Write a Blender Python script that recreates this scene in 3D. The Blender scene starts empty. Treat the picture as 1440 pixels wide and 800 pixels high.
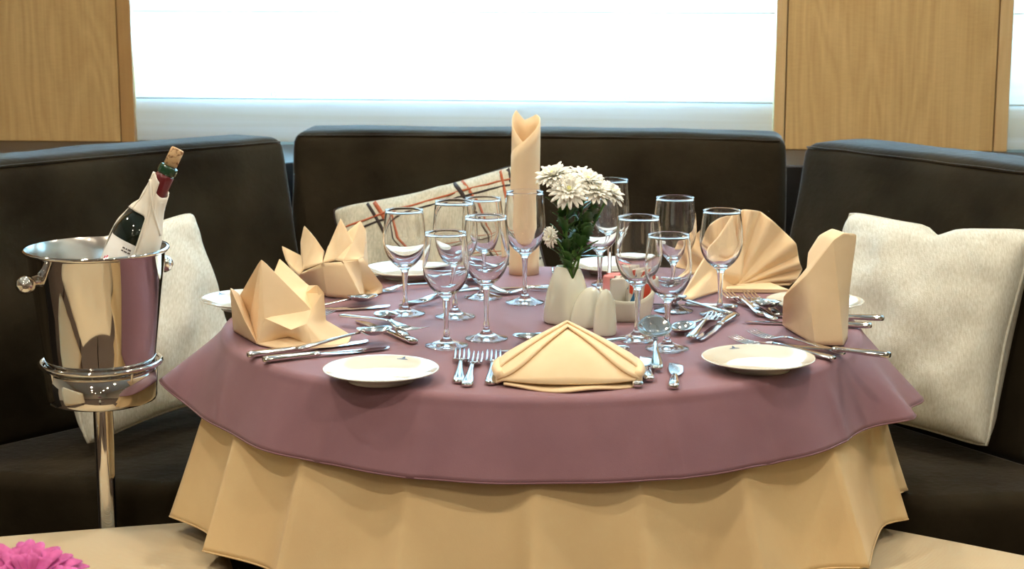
import bpy, bmesh, math, random
from mathutils import Vector, Matrix, noise
random.seed(7)
S = bpy.context.scene
COL = S.collection
PI = math.pi
R = math.radians
sin, cos = math.sin, math.cos

# ------------------------------------------------------------------ camera
FPX, PITCH = 2450.0, R(10.5)
CAM = Vector((-0.05, -2.90, 1.35))
cd = bpy.data.cameras.new('camera'); cam = bpy.data.objects.new('camera', cd); COL.objects.link(cam)
cam.location = CAM; cam.rotation_euler = (PI/2 - PITCH, 0, 0)
cd.sensor_width = 36.0; cd.lens = 36.0*FPX/1440.0; cd.clip_start = 0.05
cd.dof.use_dof = True; cd.dof.focus_distance = 2.72; cd.dof.aperture_fstop = 9.0
S.camera = cam
# ------------------------------------------------------------------ world (daylight outside the blinds)
w = bpy.data.worlds.new('world'); S.world = w; w.use_nodes = True
bg = w.node_tree.nodes['Background']
bg.inputs['Color'].default_value = (0.33, 0.67, 1.0, 1); bg.inputs['Strength'].default_value = 42.0
S.view_settings.view_transform = 'Standard'; S.view_settings.look = 'None'
S.view_settings.gamma = 1.0; S.view_settings.use_curve_mapping = False
S.view_settings.exposure = -0.04
LAMP_W = 28.0
S.cycles.max_bounces = 20; S.cycles.transmission_bounces = 20; S.cycles.transparent_max_bounces = 16
S.cycles.glossy_bounces = 8; S.cycles.diffuse_bounces = 5
S.cycles.blur_glossy = 0.6

# ------------------------------------------------------------------ pixel helpers (1440x800 frame)
FW = Vector((0, cos(PITCH), -sin(PITCH))); UP = Vector((0, sin(PITCH), cos(PITCH))); RT = Vector((1, 0, 0))
def ray(px, py): return FW + RT*((px-720)/FPX) + UP*((400-py)/FPX)
def P(px, py, z=0.752):
    d = ray(px, py); return CAM + d*((z-CAM.z)/d.z)
def Q(px, py, y):
    d = ray(px, py); return CAM + d*((y-CAM.y)/d.y)
PSI = R(6.0)
def rm(X, Y, z=0.0): return Vector((X*cos(PSI)+Y*sin(PSI), -X*sin(PSI)+Y*cos(PSI), z))
def inv_rm(v): return (v.x*cos(PSI)-v.y*sin(PSI), v.x*sin(PSI)+v.y*cos(PSI), v.z)
def wall_pt(px, py, Yw):                       # pixel -> (X, z) on a plane Y=Yw of the room
    d = ray(px, py); n = Vector((sin(PSI), cos(PSI), 0))
    t = (Yw - CAM.dot(n))/d.dot(n); p = CAM + d*t
    return inv_rm(p)[0], p.z

# ------------------------------------------------------------------ materials
MATS = {}
def principled(name, col, rough=0.5, metal=0.0, **kw):
    m = bpy.data.materials.new(name); m.use_nodes = True
    b = m.node_tree.nodes['Principled BSDF']
    b.inputs['Base Color'].default_value = (*col, 1); b.inputs['Roughness'].default_value = rough
    b.inputs['Metallic'].default_value = metal
    for k, v in kw.items(): b.inputs[k].default_value = v
    MATS[name] = m
    return m
def nodes(m): return m.node_tree.nodes, m.node_tree.links, m.node_tree.nodes['Principled BSDF']
def noise_col(m, c1, c2, scale=5.0, detail=6.0, mapscale=(1,1,1), lo=0.35, hi=0.65, coord='Object'):
    N, L, b = nodes(m)
    tc = N.new('ShaderNodeTexCoord'); mp = N.new('ShaderNodeMapping'); mp.inputs['Scale'].default_value = mapscale
    nz = N.new('ShaderNodeTexNoise'); nz.inputs['Scale'].default_value = scale; nz.inputs['Detail'].default_value = detail
    cr = N.new('ShaderNodeValToRGB'); cr.color_ramp.elements[0].position = lo; cr.color_ramp.elements[1].position = hi
    cr.color_ramp.elements[0].color = (*c1, 1); cr.color_ramp.elements[1].color = (*c2, 1)
    L.new(tc.outputs[coord], mp.inputs['Vector']); L.new(mp.outputs['Vector'], nz.inputs['Vector'])
    L.new(nz.outputs['Fac'], cr.inputs['Fac']); L.new(cr.outputs['Color'], b.inputs['Base Color'])
    return tc, nz
def weave_bump(m, scale=900.0, strength=0.15, dist=0.0006, aniso=(1,1,1)):
    N, L, b = nodes(m)
    tc = N.new('ShaderNodeTexCoord'); mp = N.new('ShaderNodeMapping'); mp.inputs['Scale'].default_value = aniso
    nz = N.new('ShaderNodeTexNoise'); nz.inputs['Scale'].default_value = scale; nz.inputs['Detail'].default_value = 2
    bp = N.new('ShaderNodeBump'); bp.inputs['Strength'].default_value = strength; bp.inputs['Distance'].default_value = dist
    L.new(tc.outputs['Object'], mp.inputs['Vector']); L.new(mp.outputs['Vector'], nz.inputs['Vector'])
    L.new(nz.outputs['Fac'], bp.inputs['Height']); L.new(bp.outputs['Normal'], b.inputs['Normal'])

m = principled('mauve_cloth', (0.235, 0.108, 0.135), 0.75, **{'Sheen Weight': 0.15, 'Sheen Roughness': 0.5}); noise_col(m, (0.212,0.102,0.126), (0.236,0.116,0.142), 14, 4); weave_bump(m, 700, .2)
m = principled('cream_cloth', (0.70, 0.47, 0.21), 0.8, **{'Sheen Weight': 0.15}); noise_col(m, (0.72,0.52,0.27), (0.78,0.58,0.31), 9, 5); weave_bump(m, 500, .25, aniso=(1,1,.5))
m = principled('napkin_cloth', (0.80, 0.56, 0.30), 0.8, **{'Sheen Weight': 0.1}); noise_col(m, (0.80,0.61,0.375), (0.84,0.655,0.42), 20, 4); weave_bump(m, 900, .15)
m = principled('white_napkin', (0.80, 0.77, 0.68), 0.85); weave_bump(m, 700, .2)
m = principled('suede', (0.018, 0.014, 0.009), 1.0, **{'Sheen Weight': 0.36, 'Sheen Roughness': 0.28, 'Specular IOR Level': 0.04})
noise_col(m, (0.013,0.010,0.006), (0.036,0.029,0.018), 5, 8, lo=.3, hi=.72); weave_bump(m, 60, .25, .004)
m = principled('dark_ledge', (0.012, 0.011, 0.010), 0.4)
m = principled('linen', (0.62, 0.57, 0.45), 0.9)
N, L, b = nodes(m)
tc, nz = noise_col(m, (0.53,0.53,0.44), (0.70,0.71,0.64), 90, 3, mapscale=(6,1,1.2), lo=.3, hi=.7)
weave_bump(m, 400, .5, .001, aniso=(2,.3,1))
m = principled('cream_upholstery', (0.58, 0.47, 0.30), 0.85)
N, L, b = nodes(m)
tc = N.new('ShaderNodeTexCoord'); wv = N.new('ShaderNodeTexWave'); wv.bands_direction = 'Y'; wv.inputs['Scale'].default_value = 75; wv.inputs['Distortion'].default_value = 1.5; wv.inputs['Detail'].default_value = 2
bp = N.new('ShaderNodeBump'); bp.inputs['Strength'].default_value = .35; bp.inputs['Distance'].default_value = .002
L.new(tc.outputs['Object'], wv.inputs['Vector']); L.new(wv.outputs['Fac'], bp.inputs['Height']); L.new(bp.outputs['Normal'], b.inputs['Normal'])
m = principled('steel', (0.72, 0.72, 0.72), 0.10, 1.0)
m = principled('chrome', (0.74, 0.72, 0.70), 0.045, 1.0)
m = principled('brushed_inside', (0.70, 0.69, 0.66), 0.22, 1.0)
m = principled('porcelain', (0.72, 0.73, 0.65), 0.10, **{'Coat Weight': 0.6})
m = principled('vase_porcelain', (0.72, 0.74, 0.63), 0.06, **{'Coat Weight': 1.0, 'Coat Roughness': 0.025})
m = principled('logo_blue', (0.03, 0.09, 0.22), 0.4)
m = principled('label_grey', (0.10, 0.09, 0.10), 0.6)
m = principled('bottle_glass', (0.006, 0.012, 0.008), 0.05, **{'Coat Weight': 0.6})
m = principled('foil_red', (0.13, 0.012, 0.016), 0.35)
m = principled('bottle_lip_glass', (0.01, 0.05, 0.02), 0.06, **{'Coat Weight': 0.5})
m = principled('paper_label', (0.62, 0.63, 0.62), 0.6)
m = principled('label_red', (0.55, 0.03, 0.08), 0.5)
m = principled('cork', (0.55, 0.36, 0.18), 0.9); noise_col(m, (0.25,0.12,0.05), (0.66,0.46,0.25), 160, 4, lo=.36, hi=.5)
m = principled('petal_white', (0.92, 0.93, 0.86), 0.6, **{'Subsurface Weight': 0.0})
m = principled('flower_eye', (0.72, 0.72, 0.28), 0.7)
m = principled('stem_green', (0.09, 0.20, 0.035), 0.55)
m = principled('leaf_green', (0.028, 0.105, 0.02), 0.45); noise_col(m, (0.018,0.075,0.014), (0.05,0.15,0.03), 40, 3)
m = principled('petal_pink', (0.52, 0.06, 0.28), 0.6); noise_col(m, (0.42,0.045,0.22), (0.62,0.10,0.36), 60, 3)
m = principled('packet_white', (0.74, 0.72, 0.66), 0.6)
m = principled('packet_pink', (0.80, 0.30, 0.30), 0.6)
m = principled('print_red', (0.62, 0.07, 0.03), 0.6)
m = principled('print_blue', (0.03, 0.16, 0.34), 0.6)
m = principled('striped_linen', (0.46, 0.44, 0.35), 0.9); noise_col(m, (0.40,0.39,0.30), (0.54,0.52,0.42), 90, 3, mapscale=(3,1,1)); weave_bump(m, 400, .4, .001)
m = principled('stripe_rust', (0.36, 0.085, 0.03), 0.8)
m = principled('stripe_black', (0.022, 0.014, 0.014), 0.8)
m = principled('carpet', (0.09, 0.06, 0.04), 0.95); noise_col(m, (0.06,0.04,0.03), (0.12,0.085,0.055), 120, 4)
m = principled('ceiling_paint', (0.75, 0.72, 0.66), 0.9)
m = principled('wall_paint', (0.62, 0.52, 0.38), 0.9)
m = principled('back_wall_paint', (0.30, 0.27, 0.22), 0.9)
m = principled('dark_wood', (0.05, 0.025, 0.012), 0.45); noise_col(m, (0.04,0.02,0.01), (0.07,0.035,0.018), 12, 4, mapscale=(1,1,.1))
m = principled('lamp_trim', (0.8, 0.8, 0.78), 0.35)
m = bpy.data.materials.new('lamp_lens'); m.use_nodes = True; MATS['lamp_lens'] = m
b = m.node_tree.nodes['Principled BSDF']; b.inputs['Emission Color'].default_value = (1, .80, .55, 1); b.inputs['Emission Strength'].default_value = 60

def wood(name, base, dark):
    m = principled(name, base, 0.38, **{'Coat Weight': 0.15, 'Coat Roughness': 0.25}); N, L, b = nodes(m)
    tc = N.new('ShaderNodeTexCoord'); mp = N.new('ShaderNodeMapping'); mp.inputs['Scale'].default_value = (1, 1, .16)
    n1 = N.new('ShaderNodeTexNoise'); n1.inputs['Scale'].default_value = 4.2; n1.inputs['Detail'].default_value = 3; n1.inputs['Distortion'].default_value = .3
    mul = N.new('ShaderNodeMath'); mul.operation = 'MULTIPLY'; mul.inputs[1].default_value = 18.0
    fr = N.new('ShaderNodeMath'); fr.operation = 'PINGPONG'; fr.inputs[1].default_value = 0.5
    mp2 = N.new('ShaderNodeMapping'); mp2.inputs['Scale'].default_value = (1, 1, .02)
    n2 = N.new('ShaderNodeTexNoise'); n2.inputs['Scale'].default_value = 160; n2.inputs['Detail'].default_value = 3
    mp3 = N.new('ShaderNodeMapping'); mp3.inputs['Scale'].default_value = (.15, .15, 1)
    n3 = N.new('ShaderNodeTexNoise'); n3.inputs['Scale'].default_value = 300; n3.inputs['Detail'].default_value = 2
    mixf = N.new('ShaderNodeMath'); mixf.operation = 'MULTIPLY_ADD'; mixf.inputs[1].default_value = .42
    mixg = N.new('ShaderNodeMath'); mixg.operation = 'MULTIPLY_ADD'; mixg.inputs[1].default_value = .55
    cr = N.new('ShaderNodeValToRGB'); e = cr.color_ramp.elements
    e[0].position = .12; e[0].color = (*dark, 1); e[1].position = .85; e[1].color = (*base, 1)
    for mm in (mp, mp2, mp3): L.new(tc.outputs['Object'], mm.inputs['Vector'])
    L.new(mp.outputs['Vector'], n1.inputs['Vector']); L.new(mp2.outputs['Vector'], n2.inputs['Vector']); L.new(mp3.outputs['Vector'], n3.inputs['Vector'])
    L.new(n1.outputs['Fac'], mul.inputs[0]); L.new(mul.outputs[0], fr.inputs[0])
    L.new(n2.outputs['Fac'], mixg.inputs[0]); 
    sc = N.new('ShaderNodeMath'); sc.operation = 'MULTIPLY'; sc.inputs[1].default_value = .25
    L.new(n3.outputs['Fac'], sc.inputs[0]); L.new(sc.outputs[0], mixg.inputs[2])
    L.new(fr.outputs[0], mixf.inputs[0]); L.new(mixg.outputs[0], mixf.inputs[2])
    L.new(mixf.outputs[0], cr.inputs['Fac']); L.new(cr.outputs['Color'], b.inputs['Base Color'])
    return m
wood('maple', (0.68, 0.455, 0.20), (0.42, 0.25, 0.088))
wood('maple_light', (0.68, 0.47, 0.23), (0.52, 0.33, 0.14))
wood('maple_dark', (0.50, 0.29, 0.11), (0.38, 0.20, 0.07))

def glass_mat():
    m = bpy.data.materials.new('clear_glass'); m.use_nodes = True; N = m.node_tree.nodes; L = m.node_tree.links
    N.remove(N['Principled BSDF']); g = N.new('ShaderNodeBsdfGlass'); g.inputs['IOR'].default_value = 1.47; g.inputs['Roughness'].default_value = 0
    L.new(g.outputs[0], N['Material Output'].inputs['Surface']); MATS['clear_glass'] = m
    m = bpy.data.materials.new('window_glass'); m.use_nodes = True; N = m.node_tree.nodes; L = m.node_tree.links
    N.remove(N['Principled BSDF']); t = N.new('ShaderNodeBsdfTransparent'); t.inputs['Color'].default_value = (.92,.96,.95,1)
    gl = N.new('ShaderNodeBsdfGlossy'); gl.inputs['Roughness'].default_value = .02
    mx = N.new('ShaderNodeMixShader'); mx.inputs[0].default_value = .06
    L.new(t.outputs[0], mx.inputs[1]); L.new(gl.outputs[0], mx.inputs[2]); L.new(mx.outputs[0], N['Material Output'].inputs['Surface']); MATS['window_glass'] = m
    m = bpy.data.materials.new('blind_fabric'); m.use_nodes = True; N = m.node_tree.nodes; L = m.node_tree.links
    N.remove(N['Principled BSDF'])
    d = N.new('ShaderNodeBsdfDiffuse'); t = N.new('ShaderNodeBsdfTranslucent'); mx = N.new('ShaderNodeMixShader'); mx.inputs[0].default_value = .38
    tc = N.new('ShaderNodeTexCoord'); mp = N.new('ShaderNodeMapping'); mp.inputs['Scale'].default_value = (.2, 1, 14)
    nz = N.new('ShaderNodeTexNoise'); nz.inputs['Scale'].default_value = 2.0; nz.inputs['Detail'].default_value = 5
    cr = N.new('ShaderNodeValToRGB'); cr.color_ramp.elements[0].color = (.74,.72,.66,1); cr.color_ramp.elements[1].color = (.82,.83,.82,1)
    cr.color_ramp.elements[0].position = .4; cr.color_ramp.elements[1].position = .6
    L.new(tc.outputs['Object'], mp.inputs[0]); L.new(mp.outputs[0], nz.inputs['Vector']); L.new(nz.outputs['Fac'], cr.inputs[0])
    L.new(cr.outputs[0], d.inputs['Color']); L.new(cr.outputs[0], t.inputs['Color'])
    L.new(d.outputs[0], mx.inputs[1]); L.new(t.outputs[0], mx.inputs[2]); L.new(mx.outputs[0], N['Material Output'].inputs['Surface']); MATS['blind_fabric'] = m
glass_mat()

# ------------------------------------------------------------------ mesh helpers
class MB:
    def __init__(s): s.v = []; s.f = []
    def add(s, verts, faces):
        o = len(s.v); s.v += [Vector(p) for p in verts]; s.f += [tuple(i+o for i in f) for f in faces]; return s
    def grid(s, rows, closed_u=False, closed_v=False):
        n, mm = len(rows), len(rows[0]); V = [p for r_ in rows for p in r_]; F = []
        for i in range(n if closed_v else n-1):
            for j in range(mm if closed_u else mm-1):
                F.append((i*mm+j, i*mm+(j+1) % mm, ((i+1) % n)*mm+(j+1) % mm, ((i+1) % n)*mm+j))
        return s.add(V, F)
    def lathe(s, prof, n=40, c=(0,0,0)):
        rows = [[Vector((c[0]+r_*cos(2*PI*k/n), c[1]+r_*sin(2*PI*k/n), c[2]+z)) for k in range(n)] for r_, z in prof]
        return s.grid(rows, closed_u=True)
    def box(s, x0, x1, y0, y1, z0, z1, f=None):
        V = [Vector((x, y, z)) for z in (z0, z1) for y in (y0, y1) for x in (x0, x1)]
        if f: V = [f(p) for p in V]
        return s.add(V, [(0,2,3,1),(4,5,7,6),(0,1,5,4),(2,6,7,3),(0,4,6,2),(1,3,7,5)])
    def tube(s, pts, rad, n=8, closed=False, caps=True):
        pts = [Vector(p) for p in pts]; rows = []; k = len(pts); prev = None
        for i, p in enumerate(pts):
            a = pts[(i-1) % k] if (closed or i > 0) else p; b = pts[(i+1) % k] if (closed or i < k-1) else p
            t = (b-a).normalized()
            if prev is None:
                up = Vector((0,0,1)) if abs(t.z) < .9 else Vector((1,0,0)); nrm = t.cross(up).normalized()
            else: nrm = (prev - t*prev.dot(t)).normalized()
            prev = nrm; bi = t.cross(nrm)
            r_ = rad(i/(k-1)) if callable(rad) else rad
            rows.append([p + nrm*(r_*cos(2*PI*j/n)) + bi*(r_*sin(2*PI*j/n)) for j in range(n)])
        o = len(s.v); s.grid(rows, closed_u=True, closed_v=closed)
        if caps and not closed: s.f += [tuple(range(o+n-1, o-1, -1)), tuple(o+(k-1)*n+j for j in range(n))]
        return s
    def prism(s, poly, z0, z1):
        n = len(poly); V = [Vector((x, y, z0)) for x, y in poly]+[Vector((x, y, z1)) for x, y in poly]
        return s.add(V, [tuple(range(n-1,-1,-1)), tuple(range(n, 2*n))]+[(i, (i+1) % n, n+(i+1) % n, n+i) for i in range(n)])
    def xf(s, M): s.v = [M @ p for p in s.v]; return s
def tag(o, label, cat=None, group=None, kind=None):
    o['label'] = label
    if cat: o['category'] = cat
    if group: o['group'] = group
    if kind: o['kind'] = kind
    return o
def build(name, mb, mat, parent=None, world=False, smooth=True, bevel=0, seg=2, solid=0, sub=0, loc=None, label=None, recalc=True, weld=False, soft=0, angle=None):
    me = bpy.data.meshes.new(name)
    if loc is not None: mb.v = [p - Vector(loc) for p in mb.v]
    me.from_pydata([tuple(p) for p in mb.v], [], mb.f); me.update()
    if recalc or weld or bevel:
        bm = bmesh.new(); bm.from_mesh(me)
        if weld: bmesh.ops.remove_doubles(bm, verts=bm.verts, dist=1e-5)
        if recalc: bmesh.ops.recalc_face_normals(bm, faces=bm.faces)
        if bevel: bmesh.ops.bevel(bm, geom=list(bm.edges), offset=bevel, segments=seg, profile=.5, affect='EDGES', clamp_overlap=True)
        bm.to_mesh(me); bm.free()
    if smooth: me.polygons.foreach_set('use_smooth', [True]*len(me.polygons))
    if angle: me.set_sharp_from_angle(angle=R(angle))
    me.materials.append(MATS[mat])
    o = bpy.data.objects.new(name, me); COL.objects.link(o)
    if loc is not None: o.location = loc
    if sub:
        md = o.modifiers.new('sub', 'SUBSURF'); md.levels = md.render_levels = sub
        if not soft: md.subdivision_type = 'SIMPLE'
    if solid:
        md = o.modifiers.new('solid', 'SOLIDIFY'); md.thickness = solid; md.offset = 0
    if parent:
        o.parent = parent
        if world: o.matrix_parent_inverse = Matrix.Translation(-Vector(parent.location))
    if label: o['label'] = label
    return o
def thing(name, label, cat, loc=(0,0,0), rz=0.0, group=None, kind=None):
    o = bpy.data.objects.new(name, None); COL.objects.link(o); o.location = loc; o.rotation_euler = (0,0,rz); o.empty_display_size = .05
    return tag(o, label, cat, group, kind)
def kids(o): return [c for c in bpy.data.objects if c.parent == o]
def copy_tree(o, parent=None):
    c = o.copy(); COL.objects.link(c)
    if parent: c.parent = parent
    for ch in kids(o): copy_tree(ch, c)
    return c
def roundbox(wx, wy, wz, r, n=14, puff=(0,0,0), wob=0, seed=0):
    """rounded box centred at origin, bulging by puff along each axis"""
    mb = MB(); h = Vector((wx/2, wy/2, wz/2))
    def pt(p):
        q = Vector((p.x*h.x, p.y*h.y, p.z*h.z)); inn = Vector([max(-(h[i]-r), min(h[i]-r, q[i])) for i in range(3)])
        d = q-inn
        if d.length > 1e-9: q = inn + d.normalized()*r*min(1, max(abs(d[0]), abs(d[1]), abs(d[2]))/r)
        e = [1-min(1, abs(p[i]))**2.5 for i in range(3)]
        q.x += puff[0]*p.x*e[1]*e[2]; q.y += puff[1]*p.y*e[0]*e[2]; q.z += puff[2]*p.z*e[0]*e[1]
        if wob: q += noise.noise_vector(q*5+Vector((seed,0,0)))*wob + noise.noise_vector(q*13+Vector((seed,5,0)))*wob*.4
        return q
    def spacing(L): 
        a = [-1, -1+.35*r/L, -1+.8*r/L, -1+1.4*r/L]; k = n
        inner = [(-1+1.4*r/L) + (2-2.8*r/L)*i/k for i in range(1, k)]
        return a + inner + [-t for t in reversed(a)]
    sx, sy, sz = spacing(h.x), spacing(h.y), spacing(h.z)
    for s in (-1, 1):
        mb.grid([[pt(Vector((x, y, s))) for x in sx] for y in sy])
        mb.grid([[pt(Vector((x, s, z))) for x in sx] for z in sz])
        mb.grid([[pt(Vector((s, y, z))) for y in sy] for z in sz])
    return mb

# ================================================================== SETTING
YW = 1.58                                            # front of the wood panels, in the room frame
ZL = 0.88                                            # ledge height
xs = {}
for k, px in (('bl', 183), ('br', 1092), ('sl', 163), ('sr', 1108), ('s2', 1406), ('e2', 1426)):
    xs[k] = wall_pt(px, 20 if k != 'x' else 0, YW)[0]
ROOM = (-3.0, 3.0, -7.6)                             # left, right, front (room frame)
ZC = 2.45
mb = MB(); mb.prism([rm(ROOM[0]-.1, ROOM[2]-.1).to_2d(), rm(ROOM[1]+.1, ROOM[2]-.1).to_2d(), rm(ROOM[1]+.1, YW+.3).to_2d(), rm(ROOM[0]-.1, YW+.3).to_2d()], -.1, 0)
tag(build('floor', mb, 'carpet', smooth=False), 'dark brown carpeted floor under the table', 'floor', kind='structure')
mb = MB(); mb.prism([rm(ROOM[0]-.1, ROOM[2]-.1).to_2d(), rm(ROOM[1]+.1, ROOM[2]-.1).to_2d(), rm(ROOM[1]+.1, YW+.3).to_2d(), rm(ROOM[0]-.1, YW+.3).to_2d()], ZC, ZC+.1)
tag(build('ceiling', mb, 'ceiling_paint', smooth=False), 'pale ceiling of the dining room', 'ceiling', kind='structure')
for nm, (a, b_, c_, d_) in {'wall_left': (ROOM[0]-.1, ROOM[0], ROOM[2], YW+.3), 'wall_right': (ROOM[1], ROOM[1]+.1, ROOM[2], YW+.3), 'wall_front': (ROOM[0], ROOM[1], ROOM[2]-.1, ROOM[2])}.items():
    mb = MB(); mb.box(a, b_, c_, d_, 0, ZC, f=lambda p: rm(p.x, p.y, p.z))
    tag(build(nm, mb, 'wall_paint', smooth=False), 'warm beige side wall of the dining room' if nm != 'wall_front' else 'warm beige wall behind the viewer', 'wall', kind='structure')

# back wall: slab with rounded window openings
YH = YW + .15
def rrect(x0, x1, z0, z1, r, n=8):
    pts = []
    for cx, cz, a0 in ((x1-r, z0+r, -90), (x1-r, z1-r, 0), (x0+r, z1-r, 90), (x0+r, z0+r, 180)):
        for i in range(n+1):
            a = R(a0+90*i/n); pts.append((cx+r*cos(a), cz+r*sin(a)))
    return pts
zb = wall_pt(640, 100, YH)[1]
W1 = (wall_pt(206, 100, YH)[0], wall_pt(1080, 100, YH)[0], zb, 2.05)
W2 = (wall_pt(1432, 60, YH)[0], wall_pt(1432, 60, YH)[0]+1.5, zb, 2.05)
def holed_wall(cells, name):
    bm = bmesh.new()
    for (x0, x1, z0, z1, hole) in cells:
        outer = [(x0, z0), (x1, z0), (x1, z1), (x0, z1)]
        for yy in (YH, YH+.12):
            def loop(pts):
                vs = [bm.verts.new(rm(x, yy, z)) for x, z in pts]
                return vs, [bm.edges.new((vs[i], vs[(i+1) % len(vs)])) for i in range(len(vs))]
            vo, eo = loop(outer)
            if hole:
                vh, eh = loop(hole); bmesh.ops.triangle_fill(bm, edges=eo+eh, use_beauty=True)
                if yy == YH: first = vh
                else:
                    for i in range(len(vh)): bm.faces.new((first[i], first[(i+1) % len(vh)], vh[(i+1) % len(vh)], vh[i]))
            else: bm.faces.new(vo)
    me = bpy.data.meshes.new(name); bm.to_mesh(me); bm.free(); me.materials.append(MATS['back_wall_paint'])
    o = bpy.data.objects.new(name, me); COL.objects.link(o); return o
xm = (xs['sr']+xs['s2'])/2
wb = holed_wall([(ROOM[0], xm, 0, ZC, rrect(*W1, .16)), (xm, ROOM[1], 0, ZC, rrect(*W2, .16))], 'wall_back')
tag(wb, 'back wall with two round-cornered windows and maple veneer panels', 'wall', kind='structure')
def wpart(name, x0, x1, y0, y1, z0, z1, mat, bev=.002):
    mb = MB(); mb.box(x0, x1, y0, y1, z0, z1, f=lambda p: rm(p.x, p.y, p.z))
    return build(name, mb, mat, wb, bevel=bev, smooth=False)
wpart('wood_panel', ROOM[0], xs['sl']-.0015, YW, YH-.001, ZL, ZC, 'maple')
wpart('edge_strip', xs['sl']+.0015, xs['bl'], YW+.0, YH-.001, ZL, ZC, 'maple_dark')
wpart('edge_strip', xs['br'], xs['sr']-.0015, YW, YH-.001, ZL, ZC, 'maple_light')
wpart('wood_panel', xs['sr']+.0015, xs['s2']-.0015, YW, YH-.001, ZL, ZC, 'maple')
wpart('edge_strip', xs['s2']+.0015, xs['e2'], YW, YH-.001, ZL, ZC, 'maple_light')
def window(name, Wn, label):
    t = thing(name, label, 'window', rm((Wn[0]+Wn[1])/2, YH+.06, Wn[2]), kind='structure')
    o = rrect(*Wn, .16); i_ = rrect(Wn[0]+.02, Wn[1]-.02, Wn[2]+.02, Wn[3]-.02, .14); mb = MB()
    rows = [[rm(x, y, z) for x, z in pts] for pts, y in ((o, YH+.05), (i_, YH+.05), (i_, YH+.09), (o, YH+.09))]
    mb.grid(rows, closed_u=True, closed_v=True); build('frame', mb, 'lamp_trim', t, world=True)
    mb = MB(); p = [rm(x, YH+.07, z) for x, z in i_]; mb.add(p, [tuple(range(len(p)))]); build('pane', mb, 'window_glass', t, world=True, smooth=False, recalc=False)
window('window_1', W1, 'wide daylit ship window behind the large white blind')
window('window_2', W2, 'second daylit window behind the narrow blind at far right')
# ledge behind the sofa backs (room frame polygon)
LD = (-.60, -.80); RD = (.62, -.785)                 # directions of the angled sofa sides
A_L = (-.640, .88); A_R = (.478, .895); Y_B = 1.0    # front-top edge starts
def off(p, d, n, s): return (p[0]+n[0]*s, p[1]+n[1]*s)
NL = (-.80, .60); NR = (.785, .62)                   # outward normals
def lineX(p, d, Y): t = (Y-p[1])/d[1]; return (p[0]+d[0]*t, Y)
oB = Y_B + .225
pl = off(A_L, LD, NL, .225); pr = off(A_R, RD, NR, .225)
cl = lineX(pl, LD, oB); cr_ = lineX(pr, RD, oB)
el = lineX(pl, LD, -.45); er = lineX(pr, RD, -.45)
mb = MB(); mb.prism([rm(*p).to_2d() for p in ((ROOM[0], YW-.002), (ROOM[0], el[1]), el, cl, cr_, er, (ROOM[1], er[1]), (ROOM[1], YW-.002))], 0, ZL)
tag(build('trim_1', mb, 'dark_ledge', smooth=False, bevel=.004), 'dark ledge running behind the sofa backs below the windows', 'ledge', kind='structure')

# ------------------------------------------------------------------ blinds
def blind(x0, x1, label, extra=()):
    YB_ = YW + .016
    zt = ZC - .01; t = thing('roman_blind', label, 'blind', rm((x0+x1)/2, YB_, ZL+.004), group='window blinds')
    zs1 = wall_pt(640, 17, YB_)[1]; zs2 = wall_pt(640, 141, YB_)[1]; gap = zs1-zs2
    seams = [zs2, zs1]; z = zs1
    while z+gap < zt: z += gap; seams.append(z)
    edges = [ZL+.004]+seams+[zt]
    for k in range(len(edges)-1):
        a, b_ = edges[k], edges[k+1]; rows = []
        for i in range(9):
            u = i/8; rows.append([rm(x0+(x1-x0)*j/30, YB_ - .004*sin(PI*u) + .0015*noise.noise(Vector((j*.5, i*.7, k))), a+(b_-a)*u) for j in range(31)])
        mb = MB(); mb.grid(rows); build('fabric_panel', mb, 'blind_fabric', t, world=True, recalc=False)
        if k == 0:                                   # unseen second layer, added to dim the strip below the lowest seam
            mb = MB(); mb.grid([[p + rm(0, .006, 0) for p in r_] for r_ in rows]); build('dimming_backing', mb, 'blind_fabric', t, world=True, recalc=False)
    for z in seams:
        mb = MB(); mb.tube([rm(x0, YB_-.002, z), rm(x1, YB_-.002, z)], .0022, 6); build('seam', mb, 'blind_fabric', t, world=True)
    for px in extra:
        X = wall_pt(px, 136, YB_)[0]; c = zs2 + .012
        mb = MB(); mb.tube([rm(X+.007*cos(a), YB_-.008, c+.007*sin(a)) for a in [2*PI*i/16 for i in range(16)]], .0014, 6, closed=True); build('ring', mb, 'blind_fabric', t, world=True)
blind(xs['bl']+.002, xs['br']-.002, 'wide white backlit blind hanging between the two maple panels', (386, 882))
blind(xs['e2']+.002, ROOM[1], 'narrow strip of white blind at the far right edge')

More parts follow.
